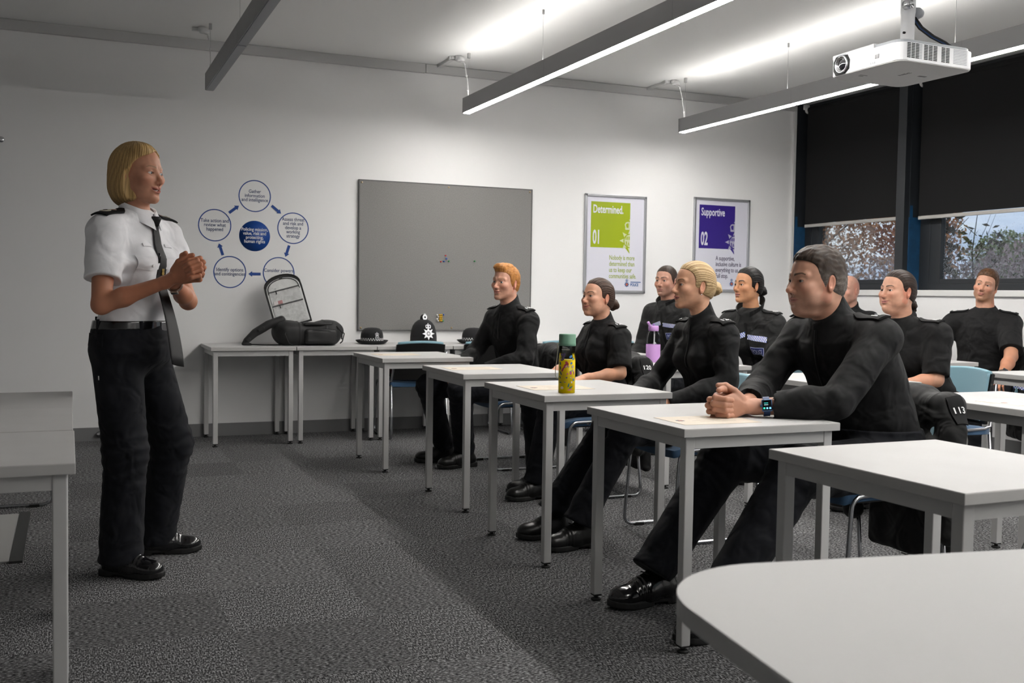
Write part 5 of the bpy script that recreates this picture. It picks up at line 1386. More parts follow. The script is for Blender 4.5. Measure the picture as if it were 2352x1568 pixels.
# ---- bottles
def clear_plastic():
    m = bpy.data.materials.new('clear_plastic'); m.use_nodes = True; N = m.node_tree.nodes; L = m.node_tree.links; N.remove(N['Principled BSDF'])
    a = N.new('ShaderNodeBsdfTransparent'); a.inputs['Color'].default_value = (.94, .95, .95, 1); g = N.new('ShaderNodeBsdfGlossy'); g.inputs['Roughness'].default_value = .08
    f = N.new('ShaderNodeFresnel'); f.inputs['IOR'].default_value = 1.15; x = N.new('ShaderNodeMixShader')
    L.new(f.outputs[0], x.inputs[0]); L.new(a.outputs[0], x.inputs[1]); L.new(g.outputs[0], x.inputs[2]); L.new(x.outputs[0], N['Material Output'].inputs['Surface']); return m
M_CLEAR = clear_plastic()
def flower_bottle(x, y):
    r = empty('drinks_bottle', (x, y, HT)); R_ = .036
    MB().lathe([(.0355, .0), (R_, .004), (R_, .196), (.0345, .202), (.033, .202), (.033, .004)], n=40, cap=False).done('bottle_wall', M_CLEAR, r)
    MB().lathe([(.0, .001), (.0352, .001), (.0352, .143), (.0, .143)], n=40, cap=False).done('yellow_drink', mat('yellow_drink', (.95, .70, .0), .35, sss=.4), r)
    c = MB(); c.lathe([(.0355, .202), (.0370, .204), (.0370, .214), (.0362, .216), (.0362, .248), (.034, .2525), (.0, .2525)], n=48, cap=False); cp_ = c.done('green_cap', mat('sage_green_plastic', (.17, .34, .24), .45), r)
    MB().tube([(-.036, .0, .214), (-.047, -.004, .212), (-.050, -.006, .200), (-.046, -.004, .195), (-.052, -.008, .15), (-.060, -.01, .10), (-.058, -.008, .075), (-.048, -.004, .062), (-.040, 0, .065)], .0016, 6).done('cord_loop', mat('olive_cord', (.28, .27, .19), .7), cp_)
    a0 = math.atan2(-y, -x); E = lambda cs, cz, rx, rz_, th=0, n=10: [(cs + rx * math.cos(t) * math.cos(th) - rz_ * math.sin(t) * math.sin(th), cz + rx * math.cos(t) * math.sin(th) + rz_ * math.sin(t) * math.cos(th)) for t in [2 * math.pi * k / n for k in range(n)]]
    px = .072 / 39 * 120 / 1176                                    # one unit of the artwork
    u = lambda X: (X - 603) * px * 1.02; v_ = lambda Y_: (1395 - Y_) * px * 1.0
    def dec(items, col, name): cyl_wrap('printed_' + name, items, R_, mat('print_' + name, col, .5), r, a0=a0, th=.0007)
    e = lambda X, Y_, a, b, th=0: E(u(X), v_(Y_), a * px, b * px, math.radians(th))
    dec([e(585, 760, 75, 42, 50), e(510, 850, 60, 20, 62), e(590, 690, 30, 26, 0)], (.46, .06, .10), 'bird')
    dec([e(590, 780, 40, 16, 55), e(640, 790, 28, 14, 70)], (.62, .42, .34), 'bird_wing')
    dec([e(470, 520, 26, 26), e(540, 510, 30, 22), e(530, 560, 26, 26), e(480, 640, 30, 20), e(515, 620, 22, 26), e(600, 1035, 18, 18), e(560, 1140, 22, 9, -20)], (.10, .06, .16), 'dark_berries')
    dec([e(690, 560, 44, 26, 30), e(750, 610, 30, 22, -30), e(705, 710, 30, 22, 40), e(775, 1085, 22, 34)], (.06, .22, .55), 'blue_flowers')
    dec([e(430, 720, 18, 40, 10), e(440, 820, 14, 44, 15), e(455, 940, 14, 46, 28), e(430, 1030, 12, 34, 40), e(445, 1150, 34, 12, 0), e(645, 1210, 16, 50, -14), e(705, 1255, 52, 15, 30)], (.02, .10, .13), 'leaves')
    dec([e(745, 790, 34, 34), e(765, 870, 24, 30), e(720, 1140, 22, 24), e(705, 1040, 28, 10), e(495, 1270, 40, 30)], (.62, .50, .42), 'pale_flowers')
    dec([e(695, 930, 26, 40), e(618, 950, 16, 22), e(680, 1310, 62, 12, 8), e(785, 930, 16, 40)], (.55, .10, .26), 'pink_fruit')
    dec([e(700, 885, 36, 9, 10), e(655, 1190, 8, 30, -14)], (.10, .32, .26), 'fruit_stalk')
    dec([[(u(475), v_(395)), (u(655), v_(395)), (u(655), v_(412)), (u(475), v_(412))]], (.66, .62, .55), 'white_label')
    return tag(r, 'clear bottle of yellow drink printed with a bird and flowers, sage green cap', 'bottle')
flower_bottle(1.960, 3.945)
def lilac_bottle(x, y):
    r = empty('water_bottle', (x, y, HT)); ML = mat('lilac_silicone', (.50, .27, .58), .5)
    MB().lathe([(.0, .0), (.044, .0), (.0455, .004), (.0455, .112), (.0445, .114)], n=40, cap=False).done('silicone_sleeve', ML, r)
    MB().lathe([(.043, .114), (.043, .165), (.040, .180), (.030, .198), (.030, .204), (.028, .204), (.028, .196), (.038, .178), (.041, .165), (.041, .114)], n=40, cap=False).done('bottle_wall', M_CLEAR, r)
    c = MB(); c.lathe([(.031, .198), (.0325, .200), (.0325, .228), (.029, .231), (.0, .231)], n=36, cap=False); cp_ = c.done('lilac_cap', ML, r)
    MB().tube([(-.022, -.006, .222), (-.034, -.012, .232), (-.046, -.018, .245), (-.054, -.022, .254)], [.010, .009, .008, .009], 10).done('spout', ML, cp_)
    MB().tube([(.0, 0, .229), (.004, 0, .241), (-.006, 0, .240)], .003, 6).done('cap_hinge', mat('violet_plastic', (.30, .06, .45), .4), cp_)
    MB().cyl((.006, 0, .01), (.006, 0, .20), .0042, n=10).done('straw', mat('clear_straw', (.70, .70, .72), .3), r)
    return tag(r, 'water bottle with lilac sleeve, lilac spout cap and clear middle on a second-row desk', 'bottle')
lilac_bottle(3.420, 5.655)
# ---- cream certificates on the desks
M_CREAM = mat('cream_paper', (.70, .62, .52), .7); M_PRINT = mat('faint_print', (.50, .44, .37), .7)
def sheet(x, y, rz, label):
    r = empty('certificate', (x, y, HT + .0003), rz)
    MB().box((0, 0, .0004), (.297, .210, .0008)).done('sheet', M_CREAM, r)
    p = MB()
    for k in range(5): p.box((-.06 + .006 * (k % 2), .062 - .030 * k + .0, .0009), (.0035, .10 - .02 * (k % 3), .0002)) if False else p.box((.02, .065 - .026 * k, .0009), (.17 - .03 * (k % 3), .0032, .0002))
    p.done('printed_lines', M_PRINT, r)
    c = MB(); c.prism(star(8, .017, .010), .0008, .0011, M=Matrix.Translation((-.105, .0, 0))); o = c.done('crest', mat('crest_navy', (.03, .05, .10), .6), r)
    c = MB(); c.prism(star(8, .010, .006), .0011, .0014, M=Matrix.Translation((-.105, .0, 0))); c.done('crest_centre', mat('crest_red', (.45, .12, .06), .5), o)
    return tag(r, label, 'paper', 'cream certificates laid on desks')
for x, y, rz, lab in ((2.000, 2.945, -.04, 'cream sheet with a crest in front of the clasped hands'), (2.02, 4.18, -.03, 'cream sheet with a crest beside the yellow flowered bottle'),
                      (2.07, 5.36, -.03, 'cream sheet with a crest on the desk next beyond the yellow bottle desk'), (2.02, 6.66, .02, 'cream sheet on the farthest front-row desk'),
                      (3.66, 3.10, .12, 'cream sheet on the empty second-row desk at the right edge')):
    sheet(x, y, rz, lab)
# ---- jackets hung over chair backs
M_JK = M_SOFTSHELL
def draped_jacket(cx_, cy_, rz, num, label, seed, low=.16, checks=True, lean=0):
    r = empty('jacket', (cx_, cy_, 0), rz)
    def f(P):
        d = rbox(P, (0, -.252, .615), (.232, .050, .185), .045)
        d = smin(d, rbox(P, (0, -.290, .46), (.225, .028, .32), .025), .04)
        for s in (-1, 1):
            sw = .02 * math.sin(seed + s)
            d = smin(d, chain(P, [A(s * .18, -.26, .75), A(s * .240, -.235, .66), A(s * (.262 + sw), -.21, .47), A(s * (.250 - sw), -.20, low + .12)], [.048, .050, .048, .042]), .03)
            d = smin(d, rcone(P, (s * .17, -.20, .61), (s * .15, -.20, .46), .03, .03), .03)
        d = smin(d, ell(P, (0, -.280, .790), (.11, .055, .035)), .03)
        return d + .0055 * waves(P, 22, seed, 5, (1, 1, .45)) + .003 * waves(P, 60, seed + 3, 5, (1, 1, .6))
    V, Q = mesh_sdf(f, (-.40, -.46, low - .06), (.40, -.06, .95), .007); vq_object('jacket_cloth', V, Q, M_JK, r)
    class P_: pass
    P_.f = f; P_.B = v3(0, 0, 0); P_.root = r
    o = v3(0, 0, 0)
    for s in (-1, 1):
        c = v3(s * .215, -.245, .715); d = nrm(v3(s * .8, -.1, .6)); up = nrm(np.cross(d, v3(0, 1, 0))); up = up if up[2] > 0 else -up
        e = patch('epaulette', f, o, c, v3(0, -1, 0) * s, up, d, .055, .11, .003, .005, M_EPAU, r, 6, 8)
        if num: number('shoulder_number', num, f, o, c, v3(0, 1, 0) * s, up, d, .036, .0114, M_WHITE_EMB, e)
        if checks:
            patch('chequered_band', f, o, v3(s * .20, -.16, .55), v3(s * -.4, .9, 0) * -1, v3(0, 0, 1), nrm(v3(s * .9, .4, 0)), .16, .035, .002, .002, [M_WHITE_EMB, M_BLUE_EMB], r, 20, 4, checks=(1, 1))
    return tag(r, label, 'jacket', 'black jackets hung on chair backs')
draped_jacket(2.80, 3.10, LW, '113', 'black jacket numbered 113 hung on the chair of the man with the smart watch', 31)
draped_jacket(2.77, 5.31, LW, '120', 'black jacket hung on the chair of the woman with the brown bun', 32)
draped_jacket(2.76, 6.33, LW, None, 'black jacket with blue and white lettering hung behind the ginger-haired man', 33)
draped_jacket(6.12, 5.52, LW - .5, '109', 'black jacket hung on the chair of the man in the polo shirt', 34)
# ---- black kit bag on the floor behind the second-row desk
def kit_bag(x, y, rz, label):
    r = empty('holdall', (x, y, 0), rz); MN = mat('black_nylon', (.0075, .0075, .008), .6, bump=.6, bscale=600)
    def f(P): return smax(rbox(P, (0, 0, .15), (.30, .16, .15), .09) + .006 * waves(P, 14, 9, 5) + .003 * waves(P, 45, 2, 4), -P[:, 2], .01)
    V, Q = mesh_sdf(f, (-.36, -.22, -.02), (.36, .22, .36), .009); vq_object('bag_body', V, Q, MN, r)
    for s in (-1, 1): MB().tube([(-.12, s * .12, .26), (-.09, s * .10, .33), (0, s * .08, .355), (.09, s * .10, .33), (.12, s * .12, .26)], .010, 8).done('handle', MN, r)
    q = MB(); q.cyl((-.2, -.165, .12), (-.2, -.172, .12), .022, n=16); q.box((.12, -.165, .16), (.16, .01, .05)); q.done('reflective_tag', mat('grey_reflective', (.30, .30, .31), .3), r)
    return tag(r, label, 'bag')
kit_bag(4.55, 3.25, .3, 'black holdall on the floor beyond the empty front desk')
# ------------------------------------------------------------------ the ten people
def relaxed(J, s, F, v=.0045, curl=(22, 34, 20), up=(0, 0, 1), **k):
    el, wr = v3(*J['el' + s]), v3(*J['wr' + s]); d = nrm(wr - el)
    d = nrm(d * .7 + v3(*F, 0) * .3 + v3(0, 0, -.1)) if v > .003 else d
    return dict(o=tuple(wr), R=frame(d, up), curl=curl, side=1 if s == 'L' else -1, v=v, **k)
def strap_watch(name, P, wr, el, r, m_strap, m_face, root, face_dir, sq=True, size=.038):
    ax = nrm(v3(*wr) - v3(*el)); c = v3(*wr) - ax * .028; q = MB(); u = nrm(v3(*face_dir) - ax * (v3(*face_dir) @ ax)); w = np.cross(ax, u)
    pts = [Vector(c - P.B + (u * math.cos(a) * 1.0 + w * math.sin(a)) * r) for a in [2 * math.pi * i / 28 for i in range(28)]]
    bm_pts = []
    for t in (-.011, .011): bm_pts.append([p + Vector(ax) * t for p in pts])
    inn = [[p + (Vector(c - P.B) - p).normalized() * .003 + Vector(ax) * t for p in pts] for t in (-.011, .011)]
    q.grid(bm_pts, True); q.grid(inn, True); q.grid([bm_pts[0], inn[0]], True); q.grid([bm_pts[1], inn[1]], True)
    o = q.done(name, m_strap, root)
    Rm = Matrix([[w[i], ax[i], u[i]] for i in range(3)])
    b = MB(); b.box(Vector(c - P.B + u * (r + .003)), (size, size * (.86 if sq else 1), .009), rot=Rm, bev=.004 if sq else .004); b.done('watch_case', m_face[0], o)
    b = MB(); b.box(Vector(c - P.B + u * (r + .0078)), (size * .86, size * .72, .0012), rot=Rm); b.done('watch_face', m_face[1], o)
    return o, c - P.B, u, w, ax, r
# ---- the standing speaker
def speaker():
    face = (0.719, -0.695, -.03); F = (.84, -.54)
    RT = np.cross(nrm((*F, 0)), (0, 0, 1))
    xh = nrm((.70, -.55, .44)); yh = np.cross((0, 0, 1), xh); yh = nrm(yh); zh = np.cross(xh, yh); RH = np.stack([xh, yh, zh], 1)
    O = v3(.372, 4.110, 1.187)
    J = dict(neck=(.250, 4.405, 1.432), pelvis=(.235, 4.43, .90), shR=(.130, 4.262, 1.358), shL=(.372, 4.548, 1.361), elR=(.112, 4.170, 1.085), elL=(.452, 4.43, 1.100),
             wrR=tuple(O + RH @ v3(-.030, -.024, 0)), wrL=tuple(O + RH @ v3(-.028, .024, 0)),
             hipR=(.172, 4.358, .87), hipL=(.292, 4.500, .87), knR=(.205, 4.335, .500), knL=(.402, 4.585, .490), anR=(.188, 4.350, .115), anL=(.345, 4.665, .115), toeR=(.80, -.60), toeL=(.99, -.10))
    S = dict(label='person standing at left in white shirt, black tie and dark trousers, hands clasped', base=(.24, 4.42), H=(.262, 4.380, 1.606), face=face, F=F, J=J, g=.94, gw=.95, gd=.92, fem=1, nk=.88, ag=.93,
             head=dict(s=1.0, wide=.95, jaw=-.004, fem=.8, smile=1.0, open=.55, lash=.35, skin=(.50, .245, .155), lip=(.42, .15, .12), browc=(.26, .15, .08), browt=.7, blush=.35, eye=.78, nose=.8, nosew=.9, iris=(.10, .13, .14)),
             hair=dict(kind='bob', c=(.56, .37, .15), c2=(.30, .185, .075), t=.010), armskin=(.46, .20, .115), gaze=(-.30, 1, -.05),
             hands=dict(c=dict(clasp=True, o=tuple(O), R=RH.astype(F32), c=(.05, 0, .01), half=.125, v=.0021)),
             top=dict(m='shirt', name='shirt', sleeve=.66, off=.012, collar=0, wr=1.9, hem=.13), trousers=(.098, .088, .083, .082), ext=.055, rise=.118, waist=.016, boot=False, shine=True, seed=3, tv=.005, lv=.0065, bv=.004, foot=.95)
    P = build_person(S); f, B, root = P.f, P.B, P.root; ax = nrm(P.nb - P.pv)
    fw = P.fw; sd = P.side                                       # sd points to her right
    # collar: two leaves around the neck
    for s in (1, -1):
        q = MB(); G0 = []; G1 = []
        for i in range(13):
            t = i / 12; a = math.radians(178 - 168 * t) if True else 0
            d = sd * s * math.sin(a) * .066 + fw * (-math.cos(a)) * -.062 * -1
            d = sd * s * math.sin(a) * .064 + fw * math.cos(a) * .058
            c0 = P.nb + d + v3(0, 0, .070 - .052 * t ** 1.3) + fw * .012
            out = nrm(d + v3(0, 0, -.01)); low = c0 + out * (.016 + .010 * t) + v3(0, 0, -.040 - .020 * t ** 3) + fw * .012 * t ** 2 - sd * s * .0 
            G0.append([Vector(c0 - B), Vector(c0 + out * .007 + v3(0, 0, .004) - B), Vector((c0 * .45 + low * .55) + out * .007 - B), Vector(low - B)])
            G1.append([Vector(c0 - out * .003 - B), Vector(c0 - out * .001 - B), Vector((c0 * .45 + low * .55) + out * .002 - B), Vector(low - out * .004 - B)])
        q.grid(G0); q.grid([r[::-1] for r in G1]); q.grid([[a[-1], b[-1]] for a, b in zip(G0, G1)]); q.grid([[a, b] for a, b in zip(G0[-1], G1[-1])])
        q.done('collar', M_WHITECOT, root)
    st = MB(); st.lathe([(.057, 0), (.0555, .030), (.052, .030), (.052, 0)], Vector(P.nb + fw * .012 + v3(0, 0, .005) - B), tuple(nrm(v3(0, 0, 1) + fw * .25)), n=28, cap=False); st.done('collar_stand', M_WHITECOT, root)
    # tie
    MT = mat('black_tie', (.006, .006, .0065), .6, bump=.3, bscale=900)
    top = P.nb + fw * .085 + v3(0, 0, -.010); pts = []; N = 14
    for i in range(N + 1):
        t = i / N; c = P.nb + fw * .10 - ax * (.015 + .40 * t) ; p = drop(f, c[None], fw)[0]; pts.append(p + fw * .008)
    pts[0] = pts[0] + v3(0, 0, .006)
    pts = pts[:9]; e = pts[-1]; g_ = v3(.392, 4.205, .850)
    pts += [e + (g_ - e) * (k / 9) + fw * .012 * math.sin(math.pi * k / 9) for k in range(1, 10)]
    wd = [.017, .018, .021, .023] + [.026 + .0016 * k for k in range(11)] + [.043, .043, .040, .016]
    tie = MB(); tie.tube([Vector(p - B) for p in pts], wd[:len(pts)], 14, flat=.13, up=tuple(fw)); tie = tie.done('tie', MT, root)
    kn = MB(); kn.lathe([(.012, -.020), (.020, .004), (.022, .012), (.016, .018)], Vector(pts[0] + fw * .006 - B), tuple(-ax * -1), n=18, sy=.75); kn.done('tie_knot', MT, tie)
    pc_ = pts[7] + fw * .006; tp = MB(); tp.prism(star(8, .010, .006), 0, .002); tp.prism([(-.006, .008), (.006, .008), (.008, .018), (-.008, .018)], 0, .002)
    o = tp.done('tie_pin', mat('gold_pin', (.55, .38, .12), .3, metal=.8), tie); o.location = Vector(pc_ - B); o.rotation_euler = Matrix([[-sd[i], v3(0, 0, 1)[i], fw[i]] for i in range(3)]).to_euler()
    # epaulettes with silver device
    for s in ('R', 'L'):
        sh = v3(*J['sh' + s]); a_ = nrm(sh - P.nb); c = P.nb + (sh - P.nb) * .72; up = nrm(v3(0, 0, 1) - a_ * a_[2]); rt = nrm(np.cross(a_, up))
        tap = lambda u, v: (u * (1.0 if v < .62 else 1 - .5 * (v - .62) / .38), v)
        e = patch('epaulette', f, B, c, rt, -a_, up, .066, .130, .004, .006, M_EPAU, root, 8, 14, shape=tap)
        MS = mat('silver_thread', (.52, .48, .38), .5, bump=.6, bscale=500)
        for k, (du, w_, h_) in enumerate(((.026, .036, .042), (-.014, .030, .020))):
            wr_ = lambda u, v: (u * math.sqrt(max(.02, 1 - v * v * .92)), v)
            patch('rank_badge', f, B, c + a_ * du, rt, -a_, up, w_, h_, .0105, .002, MS if k == 0 else mat('crown_thread', (.40, .26, .22), .6, bump=.6, bscale=500), e, 6, 8, shape=wr_)
        patch('rank_badge', f, B, c + a_ * .026, rt, -a_, up, .016, .016, .0128, .001, M_EPAU, e, 4, 4, shape=lambda u, v: (u * math.sqrt(max(.02, 1 - v * v * .92)), v))
    # pockets, flaps, buttons, pen
    for s in (1, -1):
        c = P.nb + fw * .12 - ax * .175 + sd * s * .078
        pk = patch('pocket', f, B, c - ax * .045, -sd, ax, fw, .105, .115, .0012, .002, M_WHITECOT, root, 10, 10)
        fl = patch('pocket_flap', f, B, c, -sd, ax, fw, .112, .046, .0036, .0028, M_WHITECOT, pk, 12, 6, shape=lambda u, v: (u, v - (1 - abs(u)) * .35 * (v < 0) * (-v)))
        pb = drop(f, (c - ax * .012)[None], fw)[0] + fw * .008
        MB().lathe([(.0055, 0), (.0055, .002), (.003, .0026)], Vector(pb - B), tuple(fw), n=16).done('button', mat('shirt_button', (.62, .62, .62), .3), fl)
        patch('loop_tab', f, B, c + ax * .075 - sd * s * .01, -sd, ax, nrm(fw + v3(0, 0, .4)), .050, .014, .002, .003, M_WHITECOT, root, 6, 3)
    c = P.nb + fw * .12 - ax * .155 + sd * .035; p0 = drop(f, c[None], fw)[0] + fw * .010
    pen = MB(); pen.cyl(Vector(p0 - B - ax * .02), Vector(p0 - B + ax * .020), .005, n=12); pen.box(Vector(p0 + fw * .006 - B - ax * .01), (.003, .003, .035)); pen.done('pen', mat('black_pen', (.012, .012, .014), .3), root)
    for k in range(3):
        c = P.nb + fw * .12 - ax * (.30 + .055 * k) + sd * .006
    # belt
    def belt(X):
        z0 = 1.004; d = P.torso(X, .030)
        return smax(d, np.abs((X - A(0, 0, z0))[:, 2] - .06 * ((X - P.pv.astype(F32)) @ P.fw.astype(F32)) * 0) - .017, .003)
    V, Q = mesh_sdf(belt, P.pv + v3(-.25, -.25, .04), P.pv + v3(.25, .25, .18), .004, 1)
    bl = vq_object('belt', V - B.astype(F32), Q, M_LEATHER, root)
    cb = drop(belt, (v3(P.pv[0], P.pv[1], 1.004) + fw * .1 - sd * .02)[None], fw)[0]
    b = MB(); Rm = Matrix([[-sd[i], (0, 0, 1)[i], fw[i]] for i in range(3)]); b.box(Vector(cb - B), (.042, .038, .010), rot=Rm, bev=.003); b.done('buckle', mat('steel_buckle', (.30, .30, .31), .22, metal=.9), bl)
    for a in (-70, -25, 40, 95, 150):
        dv = fw * math.cos(math.radians(a)) + sd * math.sin(math.radians(a)); c = drop(belt, (v3(P.pv[0], P.pv[1], 1.004) + dv * .1)[None], dv)[0]
        b = MB(); b.box(Vector(c - B), (.012, .048, .008), rot=Matrix([[np.cross((0, 0, 1), dv)[i], (0, 0, 1)[i], dv[i]] for i in range(3)]), bev=.002); b.done('belt_loop', M_TROUS, bl)
    # hip pocket flap on the trousers and a small tag
    hp_ = P.pv + v3(0, 0, .0) + sd * .12 - fw * .03
    patch('pocket_flap', P.tr, B, hp_ + v3(0, 0, .045), -fw * -1, v3(0, 0, 1), sd, .085, .050, .002, .003, M_TROUS, P.trousers, 8, 6)
    patch('cloth_tag', P.tr, B, hp_ + v3(0, 0, -.10) + fw * .02, fw, v3(0, 0, 1), sd, .005, .016, .002, .001, M_WHITE_EMB, P.trousers, 2, 3)
    strap_watch('bracelet', P, J['wrL'], J['elL'], .031, mat('rose_steel', (.35, .27, .22), .3, metal=.8), (mat('rose_steel', (.35, .27, .22), .3, metal=.8), mat('watch_glass', (.01, .01, .012), .1)), root, -fw * .3 + v3(0, -1, 0), False, .028)
    return P
def check_band(P, c, right, up, d, w, h, name='chequered_band', ang=0):
    return patch(name, P.f, P.B, c, right, up, d, w, h, .0022, .002, [M_WHITE_EMB, M_BLUE_EMB], P.root, 24, 3, checks=(1, 1))
def police_patch(P, c, right, up, d, w=.105, h=.050):
    o = patch('police_patch', P.f, P.B, c, right, up, d, w, h, .0022, .002, mat('patch_border', (.38, .42, .62), .6), P.root, 8, 6)
    patch('patch_ground', P.f, P.B, c, right, up, d, w * .94, h * .88, .0036, .0012, mat('patch_navy', (.012, .022, .13), .7), o, 8, 6)
    number('patch_letters', 'POLICE', P.f, P.B, c, right, up, d, h * .80, .0080, mat('patch_letters', (.42, .46, .68), .6), o, xs=.60 * w / .105 * .05 / h, bold=.0004)
    return o
def jacket_front(P, both=True):
    ax = nrm(P.nb - P.pv); fw = P.fw; sd = P.side
    for s in (1, -1):
        c = P.nb + fw * .12 - ax * .135 + sd * s * .080; up = nrm(ax + sd * s * .22); rt = nrm(np.cross(up, fw)) ; rt = rt if rt @ sd < 0 else -rt
        check_band(P, c, rt, up, nrm(fw + sd * s * .25), .145, .030)
    c = P.nb + fw * .12 - ax * .215 - sd * .075
    police_patch(P, c, -sd, ax, fw)
    patch('front_zip', P.f, P.B, P.nb + fw * .12 - ax * .22, -sd, ax, fw, .016, .36, .001, .003, M_EPAU, P.root, 3, 20)
    for s in (1, -1):                                             # open collar leaves
        q = MB(); G0 = []; G1 = []
        for i in range(11):
            t = i / 10; a = math.radians(165 - 140 * t)
            d = sd * s * math.sin(a) * .076 + fw * math.cos(a) * .072
            c0 = P.nb + d + v3(0, 0, .040 - .055 * t) + fw * .005 + nrm(d) * .004; hi = c0 + v3(0, 0, .062 - .012 * t) + nrm(d) * (.004 + .022 * t)
            G0.append([Vector(c0 - P.B), Vector(hi - P.B)]); G1.append([Vector(c0 - nrm(d) * .005 - P.B), Vector(hi - nrm(d) * .005 - P.B)])
        q.grid(G0); q.grid([r[::-1] for r in G1]); q.grid([[a[-1], b[-1]] for a, b in zip(G0, G1)]); q.grid([[a, b] for a, b in zip(G0[-1], G1[-1])])
        q.done('jacket_collar', M_SOFTSHELL, P.root)
def polo_collar(P):
    for s in (1, -1):
        q = MB(); G0 = []; G1 = []; sd = P.side; fw = P.fw
        for i in range(11):
            t = i / 10; a = math.radians(175 - 160 * t)
            d = sd * s * math.sin(a) * .070 + fw * math.cos(a) * .066
            c0 = P.nb + d + v3(0, 0, .060 - .050 * t) + fw * .008; lo = c0 + nrm(d) * (.016) + v3(0, 0, -.034 - .012 * t ** 3)
            G0.append([Vector(c0 - P.B), Vector((c0 + lo) / 2 + nrm(d) * .006 - P.B), Vector(lo - P.B)]); G1.append([Vector(c0 - nrm(d) * .004 - P.B), Vector((c0 + lo) / 2 - P.B), Vector(lo - nrm(d) * .005 - P.B)])
        q.grid(G0); q.grid([r[::-1] for r in G1]); q.grid([[a[-1], b[-1]] for a, b in zip(G0, G1)]); q.grid([[a, b] for a, b in zip(G0[-1], G1[-1])])
        q.done('collar', M_POLO, P.root)
PEOPLE = {}
def people():
    PEOPLE['speaker'] = speaker()
    # ---- ginger-haired man, front row far end
    H = (2.62, 6.20, 1.224); face = (-0.875, -0.485, .02)
    J = seated(H, (2.80, 6.33), face, F=(-.95, -.25), g=1.0, drop_=-.005, arms=dict(elL=(2.66, 5.96, .735), elR=(2.52, 6.47, .75), wrL=(2.44, 6.10, .66), wrR=(2.36, 6.32, .66), knL=(2.30, 6.16, .53), knR=(2.20, 6.50, .53), anL=(2.40, 6.34, .13), anR=(2.34, 6.58, .13), toeL=(-.95, -.2), toeR=(-1, .1)))
    P = build_person(dict(label='person with ginger quiff sitting at the farthest front-row desk in black zip-neck top', base=(2.8, 6.33), H=H, face=face, F=(-.95, -.25), J=J, hup=(.05, -.03, 1),
        head=dict(s=.985, wide=.95, jaw=-.001, smile=.6, open=.18, skin=(.62, .33, .235), lip=(.50, .20, .16), browc=(.36, .19, .09), browt=.7, blush=.55, eye=1.0, nose=.9, iris=(.16, .20, .22), beard=.22, beardc=(.45, .22, .11)),
        hair=dict(kind='short', quiff=.008, t=.004, rough=.0026, c=(.52, .23, .06), c2=(.27, .105, .028), front=.028, ftop=.068, fr=.05), gaze=(-.1, 1, 0),
        top=dict(m='fleece', name='zip_neck_top', collar=.055, zip=.17), epau='108', hands=dict(L=relaxed(J, 'L', (-.95, -.25)), R=relaxed(J, 'R', (-.95, -.25))), seed=11)); PEOPLE['ginger'] = P
    # ---- woman with brown bun
    H = (2.80, 5.26, 1.136); face = (-0.974, -0.225, .10)
    J = seated(H, (2.88, 5.31), face, g=.92, drop_=-.020, arms=dict(elL=(2.83, 5.03, .715), wrL=(2.60, 5.02, .690), elR=(2.74, 5.50, .72), wrR=(2.50, 5.34, .665), anL=(2.42, 5.22, .14), anR=(2.50, 5.38, .14), knL=(2.48, 5.18, .52), knR=(2.48, 5.42, .52), toeL=(-.98, -.12), toeR=(-1, .0)))
    P = build_person(dict(label='person with brown hair bun behind the yellow bottle in black short-sleeved top numbered 120', base=(2.88, 5.31), H=H, face=face, F=(-.97, -.2), J=J, g=.92, fem=1, nk=.86, gw=.98, gd=1.0, hup=(.0, .06, 1),
        head=dict(s=.945, wide=.96, jaw=-.004, fem=1, smile=.85, lash=.5, skin=(.56, .30, .20), lip=(.46, .17, .14), browc=(.07, .035, .022), browt=.95, blush=.5, eye=.85, nose=.8, full=.5, iris=(.06, .045, .035)),
        hair=dict(kind='slick', bun=(0, -.140, -.030), bunr=(.036, .032, .036), c=(.075, .042, .028), c2=(.022, .012, .009), t=.006, front=.016, ftop=.078), gaze=(-.1, 1, .05),
        top=dict(m='polo', name='short_sleeved_top', collar=.045, sleeve=.86, zip=.13), armskin=(.55, .29, .18), epau='120', hands=dict(L=relaxed(J, 'L', (-1, 0)), R=relaxed(J, 'R', (-1, 0))), seed=12)); PEOPLE['w120'] = P
    # ---- blonde woman in near profile
    H = (2.74, 4.18, 1.204); face = (-0.995, 0.105, .03)
    J = seated(H, (2.90, 4.22), face, g=.92, drop_=-.002, neckback=.045, arms=dict(elL=(2.80, 3.97, .750), wrL=(2.52, 4.04, .655), elR=(2.72, 4.45, .73), wrR=(2.46, 4.27, .655), knL=(2.36, 4.12, .53), knR=(2.38, 4.32, .53), anL=(2.14, 4.13, .15), anR=(2.12, 4.36, .15), toeL=(-1, -.08), toeR=(-1, .0)))
    P = build_person(dict(label='person with blonde bun in profile, black zip-neck top numbered 124, at the yellow bottle desk', base=(2.90, 4.22), H=H, face=face, F=(-1, 0), J=J, g=.92, fem=1, nk=.86, gd=.95, hv=.0021,
        head=dict(s=.955, wide=.94, jaw=-.003, fem=1, smile=.35, open=.30, lash=.7, skin=(.58, .315, .20), lip=(.50, .19, .17), browc=(.13, .07, .035), browt=1.0, blush=.3, eye=.95, nose=.9, iris=(.07, .07, .06)),
        hair=dict(kind='slick', bun=(0, -.132, -.012), bunr=(.034, .026, .036), c=(.62, .46, .25), c2=(.22, .13, .06), t=.006, front=.014, ftop=.078), gaze=(0, 1, .02),
        top=dict(m='fleece', name='zip_neck_top', collar=.065, zip=.20), epau='124', hands=dict(L=relaxed(J, 'L', (-1, 0)), R=relaxed(J, 'R', (-1, 0))), seed=13)); PEOPLE['w124'] = P
